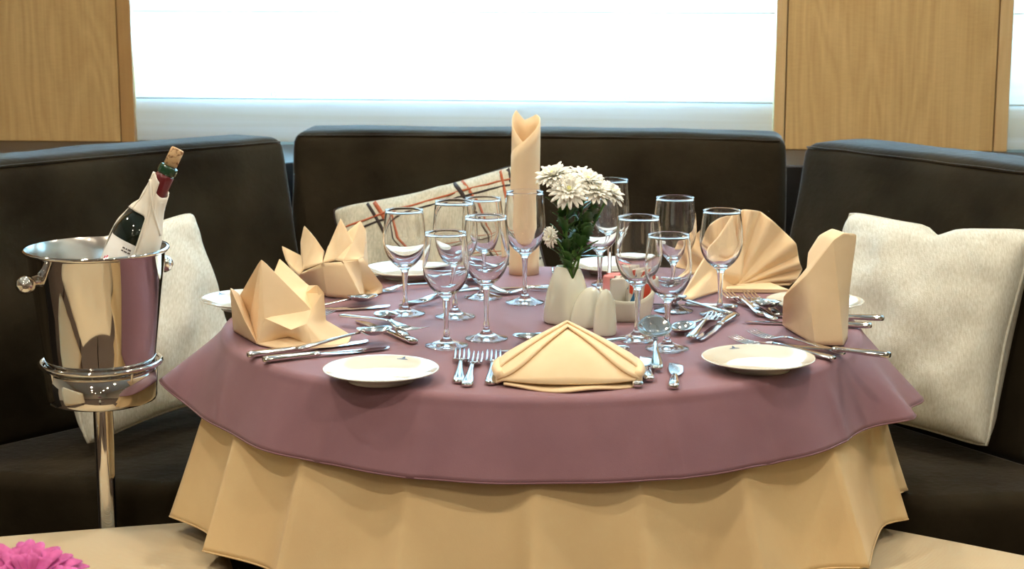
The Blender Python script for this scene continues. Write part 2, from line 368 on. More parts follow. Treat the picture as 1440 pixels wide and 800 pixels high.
# ------------------------------------------------------------------ ceiling downlights
def downlight(X, Y, label, power):
    c = rm(X, Y, ZC); t = thing('ceiling_light', label, 'ceiling light', c, group='recessed ceiling downlights')
    mb = MB(); mb.lathe([(.045,-.002),(.047,-.010),(.062,-.010),(.066,-.004),(.066,0.0),(.045,0)], 28); build('trim_ring', mb, 'lamp_trim', t)
    mb = MB(); mb.lathe([(.0005,-.030),(.018,-.027),(.030,-.020),(.038,-.011),(.042,-.003)], 28); build('lens', mb, 'lamp_lens', t)
    ld = bpy.data.lights.new('spot', 'SPOT'); ld.energy = power; ld.spot_size = R(158); ld.spot_blend = .85; ld.shadow_soft_size = .035; ld.color = (1, .86, .68)
    lo = bpy.data.objects.new('spot', ld); COL.objects.link(lo); lo.parent = t; lo.location = (0,0,-.045)
LP = [(-.9,.70,1.0),(.75,.70,1.4),(-.9,-.35,.9),(.75,-.35,1.0),(-.9,-1.45,1.6),(.75,-1.45,1.6),(-.9,-2.6,1.5),(.75,-2.6,1.5),(-2.0,.2,1.3),(2.0,.2,1.2),(-.05,.42,1.3),(-.9,-3.9,1.2),(.75,-3.9,1.2),(-.9,-5.2,1.2),(.75,-5.2,1.2),(-.1,-6.6,1.2)]
names = ['above the left sofa corner','above the right sofa corner','above the wine bucket','above the right side of the table','in front of the table to the left','in front of the table to the right','near the viewer to the left','near the viewer to the right','far out to the left','far out to the right','above the rolled napkin','behind the viewer to the left','behind the viewer to the right','far behind the viewer to the left','far behind the viewer to the right','deepest in the room behind the viewer']
for (X, Y, k), nm in zip(LP, names): downlight(X, Y, 'round recessed ceiling downlight '+nm, LAMP_W*k)

# ================================================================== SOFA
ZT = .97; ZS = .46
def backrest(t, p0, d, n, length, gap0=.004, seed=0):
    """p0 = start of front-top edge (room frame), d direction, n outward normal"""
    hgt = ZT - .44; th = .18
    mb = roundbox(length-2*gap0, th, hgt, .028, 22, puff=(.004,.014,.006), wob=.0045, seed=seed)
    tilt = R(-10.5)
    out = []
    for v in mb.v:
        x = v.x + length/2; y = v.y + th/2; z = v.z - hgt/2
        y, z = y*cos(tilt)-(-z)*0 + z*sin(-tilt), z     # shear-free lean about the top edge
        q = (p0[0]+d[0]*x+n[0]*y, p0[1]+d[1]*x+n[1]*y); out.append(rm(q[0], q[1], ZT+z))
    mb.v = out
    o = build('backrest', mb, 'suede', t, world=True, weld=True)
    # stitched seam along the front top edge and the sides
    pts = []
    for i in range(41):
        x = .02+(length-.04)*i/40; q = (p0[0]+d[0]*x+n[0]*.004, p0[1]+d[1]*x+n[1]*.004); pts.append(rm(q[0], q[1], ZT-.011+.004*sin(PI*i/40)+.0015*noise.noise(Vector((i*.4,seed,0)))))
    mb = MB(); mb.tube(pts, .0028, 6); s = build('seam_piping', mb, 'suede', o)
def seat_poly(t, pts):
    mb = MB(); mb.prism([rm(*p).to_2d() for p in pts], ZS-.15, ZS); build('seat_cushion', mb, 'suede', t, world=True, bevel=.03, seg=4)
    cx = sum(p[0] for p in pts)/len(pts); cy = sum(p[1] for p in pts)/len(pts)
    q = [(cx+(p[0]-cx)*.86, cy+(p[1]-cy)*.80) for p in pts]
    mb = MB(); mb.prism([rm(*p).to_2d() for p in q], 0, ZS-.155); build('plinth', mb, 'dark_ledge', t, world=True, smooth=False)
def isect(p, d, q, e):
    det = d[0]*(-e[1])+e[0]*d[1]; t = ((q[0]-p[0])*(-e[1])+e[0]*(q[1]-p[1]))/det; return (p[0]+d[0]*t, p[1]+d[1]*t)
bL = off(A_L, LD, NL, -.105); bR = off(A_R, RD, NR, -.105); yB = Y_B-.105; SD = .47
fL = off(bL, LD, NL, -SD); fR = off(bR, RD, NR, -.34); yF = yB-SD
mL = isect(bL, LD, (0, yB), (1, 0)); mR = isect(bR, RD, (0, yB), (1, 0)); nL = isect(fL, LD, (0, yF), (1, 0)); nR = isect(fR, RD, (0, yF), (1, 0))
g = .004
tl = thing('sofa_section', 'dark suede sofa section along the left side, behind the wine bucket', 'sofa', rm(-1.0, .35, 0), group='dark corner sofa sections')
backrest(tl, A_L, LD, NL, 1.25, seed=3)
yeL = -.10                                             # open end of the left side (room frame, roughly towards the viewer)
def cutY(p, d, Y): return lineX(p, d, Y)
endL = (isect(fL, LD, (-.6, inv_rm(Vector((-.62,-.015,0)))[1]), (-1, .10)), isect(bL, LD, (-.6, inv_rm(Vector((-.62,-.015,0)))[1]), (-1, .10)))
seat_poly(tl, [(mL[0]-g, mL[1]), endL[1], endL[0], (nL[0]-g, nL[1])])
tb = thing('sofa_section', 'dark suede sofa section at the back under the wide window', 'sofa', rm(-.1, .8, 0), group='dark corner sofa sections')
backrest(tb, (-.665, Y_B), (1, 0), (0, 1), 1.125, seed=9)
seat_poly(tb, [mL, (nL[0], nL[1]), (nR[0], nR[1]), mR])
tr = thing('sofa_section', 'dark suede sofa section along the right side, behind the pale cushion', 'sofa', rm(.9, .35, 0), group='dark corner sofa sections')
backrest(tr, A_R, RD, NR, 1.25, seed=17)
e0 = inv_rm(Vector((.65, -.09, 0)))
endR = (isect(fR, RD, e0[:2], (1, .28)), isect(bR, RD, e0[:2], (1, .28)))
seat_poly(tr, [(mR[0]+g, mR[1]), (nR[0]+g, nR[1]), endR[0], endR[1]])

# ------------------------------------------------------------------ throw pillows
def pillow(label, mat, size, thick, centre, rz, lean, spin, piping, seed=0, stripes=(), pr=.0035, cat='cushion', notch=0):
    """flat in local XZ, thickness along -Y; rz heading, lean back about X, spin in its own plane"""
    t = thing('throw_pillow', label, cat, centre, 0)
    M = Matrix.Rotation(rz, 4, 'Z') @ Matrix.Rotation(lean, 4, 'X') @ Matrix.Rotation(spin, 4, 'Y')
    W, H = size; n = 36; SAG = .085
    def edge(u, v):
        ex = W/2*u*(1-SAG*(1-v*v)*abs(u)**3); ez = H/2*v*(1-SAG*(1-u*u)*abs(v)**3)
        k_ = 1-.045*(u*u*v*v)**3
        if notch: ez -= .022*math.exp(-((u-notch)/.13)**2)*max(0, v)**5
        return ex*k_, ez*k_
    mb = MB()
    for s in (-1, 1):
        rows = []
        for i in range(n+1):
            v = -cos(PI*i/n); row = []
            for j in range(n+1):
                u = -cos(PI*j/n); ex, ez = edge(u, v); h = ((1-u*u)*(1-v*v))
                th = thick/2*max(h, 0)**.36
                wr = noise.noise(Vector((u*2.2+seed, v*2.2, s)))*.016*h**.5 + noise.noise(Vector((u*5+seed, v*3, s*3)))*.009*h**.3 + (noise.noise(Vector((math.atan2(u-(notch or .4), 1.15-v)*5, 0, seed)))*.012*h**.4*max(0, v) if s < 0 else 0)
                # pinched corners
                c = max(0, abs(u)+abs(v)-1.55)
                wr += .012*c*sin(7*(u-v)+seed)
                row.append(M @ Vector((ex, s*th+wr, ez)))
            rows.append(row)
        mb.grid(rows)
    body = build('cover', mb, mat, t, weld=True)
    pts = []
    for (a, b_, ax) in (((-1,-1),(1,-1),0), ((1,-1),(1,1),1), ((1,1),(-1,1),0), ((-1,1),(-1,-1),1)):
        for i in range(24):
            f = i/24; u = a[0]+(b_[0]-a[0])*f; v = a[1]+(b_[1]-a[1])*f; ex, ez = edge(u, v); pts.append(M @ Vector((ex, noise.noise(Vector((u*2,v*2,seed)))*.003, ez)))
    mb = MB(); mb.tube(pts, pr, 7, closed=True); build('piping', mb, piping, t)
    for (pts2, mt, r_) in stripes:
        row = []
        for (u, v) in pts2:
            ex, ez = edge(u, v); h = ((1-u*u)*(1-v*v)); th = thick/2*max(h,0)**.36
            wr = noise.noise(Vector((u*2.2+seed, v*2.2, -1)))*.016*max(h,0)**.5 + noise.noise(Vector((u*5+seed, v*3, -3)))*.009*max(h,0)**.3 + noise.noise(Vector((math.atan2(u-(notch or .4), 1.15-v)*5, 0, seed)))*.012*max(h,0)**.4*max(0, v)
            row.append((ex, -th+wr-.0008, ez))
        rows = [[M @ Vector((p[0]+dx, p[1], p[2]+dz)) for p in row] for dx, dz in ((-r_, -r_*.6), (r_, r_*.6))]
        mb = MB(); mb.grid(rows); build('stripe', mb, mt, body, solid=.0012, recalc=False)
    return t
def line(u0, v0, u1, v1, n=24, bow=0): return [(u0+(u1-u0)*i/n+bow*sin(PI*i/n), v0+(v1-v0)*i/n) for i in range(n+1)]
pillow('large pale linen cushion leaning at the right of the table', 'linen', (.435,.41), .15, Vector((.712,.325,.677)), R(-50), R(-19.2), R(-1.7), 'linen', 3, notch=.08)
pillow('pale linen cushion behind the steel wine bucket', 'linen', (.415,.38), .14, Vector((-.757,.353,.672)), R(53), R(-18.6), R(-3.0), 'linen', 11)
st = []
for c_, mt, o_ in ((.80,'stripe_rust',0), (.72,'stripe_black',.2)):
    st.append((line(-.97, c_-.1, .97, c_), mt, .004))
st += [(line(-.55,.95,-.35,-.9,bow=.1),'stripe_rust',.004), (line(.25,.95,.45,-.9,bow=.1),'stripe_black',.004), (line(.33,.95,.53,-.9,bow=.1),'stripe_rust',.003), (line(-.62,.95,-.44,-.9,bow=.1),'stripe_black',.003),
       (line(-.97,-.15,.97,-.05),'stripe_rust',.006), (line(-.97,-.27,.97,-.18),'stripe_black',.005), (line(.80,.95,.86,-.9),'stripe_black',.004), (line(.72,.95,.78,-.9),'stripe_rust',.003)]
pillow('grey-beige cushion with rust and black stripes leaning on the back sofa', 'striped_linen', (.45,.40), .13, Vector((-.191,.818,.696)), R(-6.7), R(-26.5), R(-15.3), 'stripe_black', 23, st, .0045)

# ================================================================== TABLE
TR_ = .534; ZTOP = .7515
tt = thing('dining_table', 'round pedestal dining table hidden under two tablecloths', 'table', (0,0,0))
mb = MB(); mb.lathe([(.0005,.735),(TR_-.02,.735),(TR_-.012,.728),(TR_-.012,.712),(TR_-.02,.705),(.0005,.705)], 64); build('tabletop', mb, 'dark_wood', tt)
mb = MB(); mb.lathe([(.05,.704),(.05,.06),(.07,.045)], 24); build('pedestal', mb, 'steel', tt)
mb = MB(); mb.lathe([(.0005,.045),(.07,.045),(.24,.02),(.25,.01),(.25,0),(.0005,0)], 40); build('foot', mb, 'steel', tt)

def cloth(name, label, zt, Rr, drop, flare0, flare1, lobes, amp, phase, mat, hemr, gat=1.0, extra=None, nth=420, ns=34, seed=0):
    ctr = []
    rho = .016; rows = []
    rad_in = [i/14*(Rr-rho) for i in range(1, 15)]
    ring = []
    for r_ in rad_in:
        ring.append([Vector((r_*cos(2*PI*k/nth), r_*sin(2*PI*k/nth), zt + .0006*noise.noise(Vector((r_*cos(2*PI*k/nth)*9, r_*sin(2*PI*k/nth)*9, seed))))) for k in range(nth)])
    for i in range(1, 6):
        a = R(78)*i/5; ring.append([Vector(((Rr-rho+rho*sin(a))*cos(2*PI*k/nth), (Rr-rho+rho*sin(a))*sin(2*PI*k/nth), zt-rho*(1-cos(a)))) for k in range(nth)])
    r0 = Rr-rho+rho*sin(R(78)); z0 = zt-rho*(1-cos(R(78)))
    for i in range(1, ns+1):
        u = i/ns; row = []
        for k in range(nth):
            th = 2*PI*k/nth
            fl = flare0*u + (flare1-flare0)*u*u
            wv, dz = lobes(th, u)
            r_ = r0 + fl + amp*(u**gat)*wv
            z = z0 - (drop-(zt-z0))*u + dz*u
            if extra:
                dr, dz2 = extra(th, u); r_ += dr; z += dz2
            row.append(Vector((r_*cos(th), r_*sin(th), z)))
        ring.append(row)
    mb = MB(); o = len(mb.v); mb.grid(ring, closed_u=True)
    mb.v.append(Vector((0,0,zt))); c = len(mb.v)-1
    for k in range(nth): mb.f.append((c, k, (k+1) % nth))
    t = thing(name, label, 'tablecloth', (0,0,zt))
    ob = build('fabric', mb, mat, t, world=True, recalc=True, solid=.0016)
    mb = MB(); mb.tube([p for p in ring[-1][::2]], hemr, 6, closed=True); build('hem', mb, mat, t, world=True)
    return t
def skirt_lobes(th, u):
    # folds: angle in degrees, 270 = towards the viewer
    d = math.degrees(th) % 360
    w_ = 0
    for a, s, k in FOLDS:
        x = ((d-a+180) % 360)-180
        if x < 0: w_ += k*math.exp(-(abs(x)/(s*.30))**1.2)
        else: w_ += k*math.exp(-(abs(x)/(s*1.0))**1.1)
    return w_ + .15*sin(3*th+1) , 0
FOLDS = [(176,7,.8),(197,9,1.25),(214,10,1.0),(232,9,1.1),(250,11,.9),(268,9,1.0),(283,10,.9),(299,9,1.1),(318,12,1.35),(341,7,.75),(356,8,.8),(15,9,.9),(38,9,.8),(60,9,.9),(84,10,.8),(108,10,.9),(130,9,.9),(153,9,.8)]
cloth('tablecloth', 'long cream undercloth hanging in folds below the mauve cloth', 0.7435, TR_+.002, .279, .022, .040, skirt_lobes, .052, 0, 'cream_cloth', .0016, gat=.75, seed=2)
OV = [(185,14,1.0),(205,8,.25),(226,9,.55),(247,9,.5),(262,9,.55),(279,9,.45),(293,8,.5),(312,10,.5),(338,7,1.0),(354,12,.95),(20,9,.7),(55,12,.8),(90,12,.7),(125,12,.8),(155,12,.7)]
def over_lobes(th, u):
    d = math.degrees(th) % 360; w_ = 0
    for a, s, k in OV:
        x = ((d-a+180) % 360)-180; w_ += k*math.exp(-(x/s)**2)
    return w_, -.008*w_*0
def flick(th, u):
    d = math.degrees(th) % 360; r_ = z = 0
    for a_, s_, kr, kz in ((187,7,.034,.022),(352,7,.034,-.008),(338,4,.018,0)):
        x = ((d-a_+180) % 360)-180; e = math.exp(-(x/s_)**2)*u; r_ += kr*e; z += kz*e
    for a_ in (236, 251, 288, 303, 321):
        x = ((d-a_+180) % 360)-180; r_ += .0045*math.exp(-(abs(x)/1.6))*min(1, u*2.5)
    return r_, z
cloth('tablecloth', 'round mauve overlay cloth covering the table top', ZTOP-.0008, TR_+.006, .108, .032, .034, over_lobes, .034, 0, 'mauve_cloth', .0014, gat=.9, ns=16, seed=5, extra=flick)

# ------------------------------------------------------------------ chairs with cream seats
def chair(label, side_a, side_b, flip):
    a = Vector((side_a[0], side_a[1], 0)); b = Vector((side_b[0], side_b[1], 0)); d = (a-b).normalized()      # heading towards the table
    n = Vector((-d.y, d.x, 0))*flip
    c = b + n*.24 - d*(-.02)
    t = thing('dining_chair', label, 'chair', (c.x, c.y, 0), math.atan2(d.y, d.x), group='cream upholstered chairs')
    mb = roundbox(.56, .48, .11, .035, 12, puff=(0,.02,.010)); mb.xf(Matrix.Translation((.05,0,.377))); build('seat', mb, 'cream_upholstery', t, weld=True)
    mb = roundbox(.07, .46, .34, .03, 10, puff=(.01,0,0)); mb.xf(Matrix.Translation((-.27,0,.64)) @ Matrix.Rotation(R(-8),4,'Y')); build('backrest', mb, 'cream_upholstery', t, weld=True)
    for x, y in ((.21,.19),(.21,-.19),(-.2,.19),(-.2,-.19)):
        mb = MB(); mb.box(x-.018, x+.018, y-.018, y+.018, 0, .34); build('leg', mb, 'dark_wood', t, bevel=.003, smooth=False)
    for y in (-.17, .17):
        mb = MB(); mb.tube([(-.225, y, .35), (-.265, y, .60)], .012, 8); build('back_post', mb, 'dark_wood', t)
    return t
chair('cream upholstered chair pushed in at the left, below the wine bucket', (-.60,-.095), (-.88,-.170), -1)
chair('cream upholstered chair pushed in at the right corner of the table', (.62,-.16), (.80,-.29), 1)

# ================================================================== OBJECTS ON AND AROUND THE TABLE
# ================================================================== GLASSES
def make_glass(Hh, rb, label):
    t = thing('wine_glass', label, 'wine glass', (0,0,0), group='stemmed wine glasses')
    k = Hh/.2; zb_ = .086*k
    # bowl: outer from stem top to rim, over the lip, inner back down
    outer = [(.0062,zb_-.004*k),(.0085,zb_+.001*k),(.014,zb_+.006*k),(.022,zb_+.0135*k),(.0295,zb_+.024*k),(.0348,zb_+.037*k),(.0372,zb_+.050*k),(.0374,zb_+.062*k),(.0364,zb_+.078*k),(.0346,zb_+.096*k),(.0326,.1985*k)]
    outer = [(r_*rb, z) for r_, z in outer]
    th = [.0014]*11; inner = []
    for i, (r_, z) in enumerate(outer):
        if i < 2: continue
        f = max(0, 1-(i-2)/4)
        inner.append((max(r_-.0013-.0026*f, .0005), z+.0040*f*k))
    lip = [(outer[-1][0]+.0003, .1992*k), (outer[-1][0]+.0001, .2*k), (outer[-1][0]-.0008, .2003*k), (outer[-1][0]-.0016, .1998*k)]
    prof = outer + lip + inner[::-1] + [(.0004, inner[0][1]-.001)]
    def smooth_prof(p, n=3):
        q = []
        for i in range(len(p)-1):
            p0 = p[max(i-1,0)]; p1 = p[i]; p2 = p[i+1]; p3 = p[min(i+2, len(p)-1)]
            for j in range(n):
                u = j/n
                q.append(tuple(.5*((2*p1[c])+(-p0[c]+p2[c])*u+(2*p0[c]-5*p1[c]+4*p2[c]-p3[c])*u*u+(-p0[c]+3*p1[c]-3*p2[c]+p3[c])*u**3) for c in (0,1)))
        return q+[p[-1]]
    prof = smooth_prof(outer, 3) + lip + smooth_prof(inner[::-1], 3) + [(.0004, inner[0][1]-.0006)]
    mb = MB(); mb.lathe(prof, 40); build('bowl', mb, 'clear_glass', t)
    stem = smooth_prof([(.0062*rb, zb_-.004*k), (.0052, zb_-.012*k), (.0042, zb_-.030*k), (.0036, .040*k), (.0038,.030*k), (.0052,.022*k),(.0046,.019*k)], 3)
    mb = MB(); mb.lathe(stem, 24); build('stem', mb, 'clear_glass', t)
    foot = smooth_prof([(.0046,.019*k),(.0075,.0135*k),(.0125,.0095*k),(.020,.0060),(.028,.0036),(.0335,.0024),(.0345,.0012),(.0338,.0003)], 3)+[(.022,.0003),(.010,.0014),(.0004,.0020)]
    mb = MB(); mb.lathe(foot, 40); build('foot', mb, 'clear_glass', t)
    for o in kids(t):
        pass
    return t
GL = [('s',570,442,'short wine glass nearest the crown-folded napkin'),
      ('s',628,487,'short wine glass in front, beside the left bread plate'),
      ('t',684,477,'tall wine glass directly right of the front left short glass'),
      ('t',640,446,'tall wine glass standing behind the front left short glass'),
      ('s',680,419,'short wine glass farthest back of the left cluster'),
      ('t',738,426,'tall wine glass in front of the tall rolled napkin'),
      ('t',896,478,'tall wine glass right of the sugar sachet holder'),
      ('s',938,491,'short wine glass behind the round soup spoon'),
      ('t',947,438,'tall wine glass left of the fan-folded napkin'),
      ('s',1012,443,'short wine glass in front of the fan-folded napkin'),
      ('s',843,414,'short wine glass behind the white flowers, the left one of the pair'),
      ('t',857,401,'tall wine glass behind the white flowers, the right one of the pair')]
prot = {}
for kd, px, py, lab in GL:
    if kd not in prot: g_ = prot[kd] = make_glass(.2 if kd == 't' else .182, 1.0 if kd == 't' else .985, lab)
    else: g_ = copy_tree(prot[kd])
    g_['label'] = lab; p = P(px, py, ZTOP); g_.location = (p.x, p.y, ZTOP+.0004); g_.rotation_euler = (0,0,random.random()*6)

# ================================================================== PLATES
def make_plate(label):
    t = thing('bread_plate', label, 'plate', (0,0,0), group='white bread plates')
    prof = [(.0005,.0035),(.044,.0035),(.046,.001),(.049,.0008),(.050,.004),(.058,.0075),(.070,.0125),(.083,.0170),(.0848,.0182),(.0842,.0192),(.082,.0188),(.070,.0148),(.060,.0110),(.052,.0078),(.044,.0065),(.0005,.0065)]
    mb = MB(); mb.lathe(prof, 72); o = build('dish', mb, 'porcelain', t)
    # small blue emblem with a line of tiny lettering on the rim
    mb = MB()
    def rp(x, y):
        r_ = math.hypot(x, y); z = .0150+(r_-.070)*(.0188-.0148)/.012; return Vector((x, y, z+.0002))
    mb.add([rp(-.003,.0745), rp(.003,.0745), rp(.0005,.0805)], [(0,1,2)]); mb.add([rp(-.006,.0735), rp(.006,.0735), rp(.006,.0742), rp(-.006,.0742)], [(0,1,2,3)])
    build('emblem', mb, 'logo_blue', t, smooth=False, recalc=False)
    mb = MB(); x = -.0085
    for wd in (.0016,.001,.0014,.0012,.0016,.001,.0014,.0012,.0015):
        mb.add([rp(x,.0712), rp(x+wd,.0712), rp(x+wd,.0728), rp(x,.0728)], [(0,1,2,3)]); x += wd+.0006
    build('lettering', mb, 'logo_blue', t, smooth=False, recalc=False)
    return t
PL = [(536,527,'white bread plate at the front left of the table',-22),(1066,511,'white bread plate at the front right of the table',22),
      (350,427,'white bread plate peeking out behind the star-folded napkin',50),(574,384,'white bread plate behind the short glass by the crown-folded napkin',120),
      (864,378,'white bread plate behind the vase and the wine glasses',200),(1146,430,'white bread plate behind the upright sail-folded napkin',-60)]
pp = None
for px, py, lab, a in PL:
    if pp is None: o = pp = make_plate(lab)
    else: o = copy_tree(pp)
    o['label'] = lab; p = P(px, py, ZTOP+.008); o.location = (p.x, p.y, ZTOP); o.rotation_euler = (0,0,R(a))

# ================================================================== CUTLERY (local: handle end at x=0, tip at +x, z=0 is the table)
def loft(mb, st, n=10, power=2.0):
    rows = []
    for x, hw, zc, ht in st:
        row = []
        for k in range(n):
            a = 2*PI*k/n; c, s = cos(a), sin(a)
            row.append(Vector((x, hw*math.copysign(abs(c)**(2/power), c), zc+ht*math.copysign(abs(s)**(2/power), s))))
        rows.append(row)
    o = len(mb.v); mb.grid(rows, closed_u=True); k = len(rows)
    mb.f += [tuple(range(o+n-1, o-1, -1)), tuple(o+(k-1)*n+j for j in range(n))]
HANDLE = [(0,.003,.0035,.0015),(.001,.0062,.0035,.0026),(.006,.0085,.0036,.0032),(.016,.0092,.0042,.0032),(.032,.0082,.0052,.0028),(.055,.0058,.0068,.0024),(.080,.0040,.0085,.0021),(.100,.0034,.0095,.0020),(.115,.0036,.0098,.0019)]
def make_fork(label):
    t = thing('fork', label, 'fork', (0,0,0), group='table forks')
    mb = MB(); loft(mb, HANDLE); build('handle', mb, 'steel', t)
    mb = MB(); loft(mb, [(.115,.0036,.0098,.0019),(.124,.0060,.0090,.0017),(.132,.0105,.0070,.0014),(.140,.0122,.0050,.0012),(.150,.0124,.0036,.0011)], 12)
    for i in range(4):
        y = -.0103+.00687*i
        rows = [(.149,.0022,.0036,.0010),(.160,.0019,.0032,.0010),(.175,.0017,.0044,.0009),(.188,.0014,.0072,.0008),(.196,.0006,.0095,.0005)]
        q = MB(); loft(q, rows, 6); q.v = [Vector((p.x, p.y+y*(1-.03*(p.x-.149)/.047), p.z)) for p in q.v]; mb.add(q.v, q.f)
    build('tines', mb, 'steel', t); return t
def make_knife(label):
    t = thing('table_knife', label, 'knife', (0,0,0), group='table knives')
    mb = MB(); loft(mb, [(0,.004,.0055,.003),(.0015,.0072,.0055,.0045),(.008,.0088,.0056,.0052),(.022,.0092,.0056,.0052),(.045,.0080,.0056,.0046),(.070,.0064,.0056,.0040),(.084,.0060,.0056,.0038),(.088,.0072,.0056,.0044),(.092,.0058,.0056,.0032)], 12); build('handle', mb, 'steel', t)
    mb = MB(); rows = []
    for x, y0, y1 in ((.091,-.0045,.0045),(.098,-.0065,.0062),(.110,-.0090,.0072),(.140,-.0098,.0078),(.170,-.0100,.0080),(.188,-.0090,.0080),(.200,-.0058,.0076),(.207,-.001,.0066),(.210,.004,.0052)):
        z = .0030 + .0026*max(0, 1-(x-.091)/.05)
        rows.append([Vector((x,y0,z)),Vector((x,(y0+y1)/2,z+.0010)),Vector((x,y1,z+.0011)),Vector((x,y1,z-.0011)),Vector((x,(y0+y1)/2,z-.0010))])
    mb.grid(rows, closed_u=True); k = len(rows); mb.f += [tuple(range(4,-1,-1)), tuple((k-1)*5+j for j in range(5))]
    build('blade', mb, 'steel', t, angle=40); return t
def make_butter(label):
    t = thing('butter_knife', label, 'knife', (0,0,0), group='short broad knives')
    mb = MB(); loft(mb, [(0,.004,.005,.003),(.0015,.0068,.005,.0042),(.008,.0082,.005,.0048),(.022,.0085,.005,.0048),(.045,.0070,.005,.0042),(.066,.0052,.005,.0034),(.074,.0048,.005,.0026)], 12); build('handle', mb, 'steel', t)
    mb = MB(); rows = []
    for x, y0, y1 in ((.073,-.0042,.0042),(.082,-.0088,.0060),(.096,-.0118,.0085),(.118,-.0120,.0098),(.138,-.0112,.0098),(.148,-.0060,.0092),(.150,.002,.0085)):
        rows.append([Vector((x,y0,.0040)),Vector((x,(y0+y1)/2,.0050)),Vector((x,y1,.0052)),Vector((x,y1,.0030)),Vector((x,(y0+y1)/2,.0030))])
    mb.grid(rows, closed_u=True); k = len(rows); mb.f += [tuple(range(4,-1,-1)), tuple((k-1)*5+j for j in range(5))]
    build('blade', mb, 'steel', t, angle=40); return t
def make_spoon(label, a=.031, b=.0205, name='spoon', grp='dessert spoons', tilt=0.0):
    t = thing(name, label, 'spoon', (0,0,0), group=grp)
    mb = MB(); loft(mb, HANDLE); build('handle', mb, 'steel', t)
    mb = MB(); xc = .112+a; rows_o = []; rows_i = []; n = 28
    for i in range(9):
        f = max(i/8, .02); ro = []; ri = []
        for k in range(n):
            an = 2*PI*k/n; x = xc+a*f*cos(an); y = b*f*sin(an)*(1+.10*cos(an)*-1)
            base = .0090*(1-(1-f*f)**1.0)  # bowl depth
            tip = .0045*max(0, -cos(an))*f**3
            ro.append(Vector((x, y, .0012+base+tip))); ri.append(Vector((x, y, .0024+base+tip)))
        rows_o.append(ro); rows_i.append(ri)
    rows = rows_o + rows_i[::-1]
    Mt = Matrix.Translation((.114,0,.012)) @ Matrix.Rotation(-tilt, 4, 'Y') @ Matrix.Translation((-.114,0,-.012))
    rows = [[Mt @ p for p in r_] for r_ in rows]
    mb.grid(rows, closed_u=True); build('bowl', mb, 'steel', t); return t
protos = {}
def lay(kind, label, head, tail, lift=0.0, pitch=0.0, L_=None, roll=0.0):
    """head, tail: pixels of the tip and of the handle end, both lying on the table"""
    if kind not in protos:
        o = protos[kind] = {'fork': make_fork, 'knife': make_knife, 'butter': make_butter, 'spoon': make_spoon, 'soup': lambda l: make_spoon(l, .030, .0265, 'soup_spoon', 'soup spoons', R(20))}[kind](label)
    else: o = copy_tree(protos[kind])
    o['label'] = label
    Lk = {'fork': .196, 'knife': .210, 'butter': .150, 'spoon': .174, 'soup': .172}[kind]
    z = ZTOP+.0025+lift; a = P(*head, z); b = P(*tail, z); d = (a-b); hd = math.atan2(d.y, d.x)
    org = a - Vector((cos(hd), sin(hd), 0))*Lk
    mid = (a+b)/2
    org = mid - Vector((cos(hd), sin(hd), 0))*(Lk/2) if L_ is None else org
    o.location = (org.x, org.y, ZTOP+.0004+lift); o.rotation_euler = (roll, -pitch, hd)
    return o
# front setting
lay('fork', 'leftmost of the three front forks, beside the left bread plate', (651,490), (644,546))
lay('fork', 'middle of the three front forks, set at a slant', (672,494), (654,551))
lay('fork', 'front fork closest to the flat folded napkin', (696,487), (689,554), .0002)
lay('knife', 'knife whose handle end peeks out at the right of the flat napkin', (887,495), (898,549))
lay('butter', 'broad fish knife between the flat napkin and the soup spoon', (908,499), (913,541), .0005)
lay('soup', 'round soup spoon with upturned bowl right of the flat napkin', (919,484), (928,541), .004, R(7), 1)
lay('butter', 'short butter knife lying alone right of the soup spoon', (950,508), (947,552))
lay('spoon', 'dessert spoon lying crosswise behind the flat napkin', (711,477), (880,489), .003)
lay('knife', 'dessert knife lying crosswise behind the flat napkin', (697,494), (884,493))
lay('fork', 'dessert fork pointing right behind the flat napkin', (745,500), (876,478), .010)
# star napkin setting
lay('knife', 'knife in front of the star-folded napkin, closest to the left plate', (552,489), (366,509))
lay('spoon', 'large spoon beside the knife in front of the star-folded napkin', (566,469), (400,494), .0075, R(2))
lay('knife', 'knife half hidden under the star-folded napkin', (520,480), (347,502), .0002)
lay('fork', 'fork with its tines showing right of the star-folded napkin', (494,437), (300,469), .001)
lay('knife', 'dessert knife lying behind the left front bread plate', (506,452), (580,482))
lay('spoon', 'dessert spoon lying on the dessert knife behind the left front plate', (537,444), (578,480), .007, 0, 1)
lay('fork', 'dessert fork with its tines towards the front left short glass', (597,467), (520,452), .013, 0, 1)
# crown napkin setting
lay('spoon', 'dark-reflecting spoon in front of the crown-folded napkin', (527,421), (420,438), .002)
lay('knife', 'thin knife in front of the crown-folded napkin', (532,432), (400,440))
lay('fork', 'fork by the bread plate behind the crown-folded napkin', (543,409), (612,402))
lay('fork', 'dessert fork with tines at the foot of the short glass by the crown', (574,428), (668,408), .0065)
lay('knife', 'dessert knife lying next to the dessert fork in the left cluster', (556,432), (660,404), .0002)
# rolled napkin setting (back)
lay('spoon', 'dessert spoon with a dark bowl in the left cluster of glasses', (648,390), (720,416), .0005)
lay('knife', 'dessert knife pointing left in front of the tall rolled napkin', (655,406), (800,407), .001)
lay('fork', 'dessert fork pointing left in front of the tall rolled napkin', (690,412), (822,409), .0005)
lay('fork', 'fork behind the vase beside the tall rolled napkin', (784,380), (790,405))
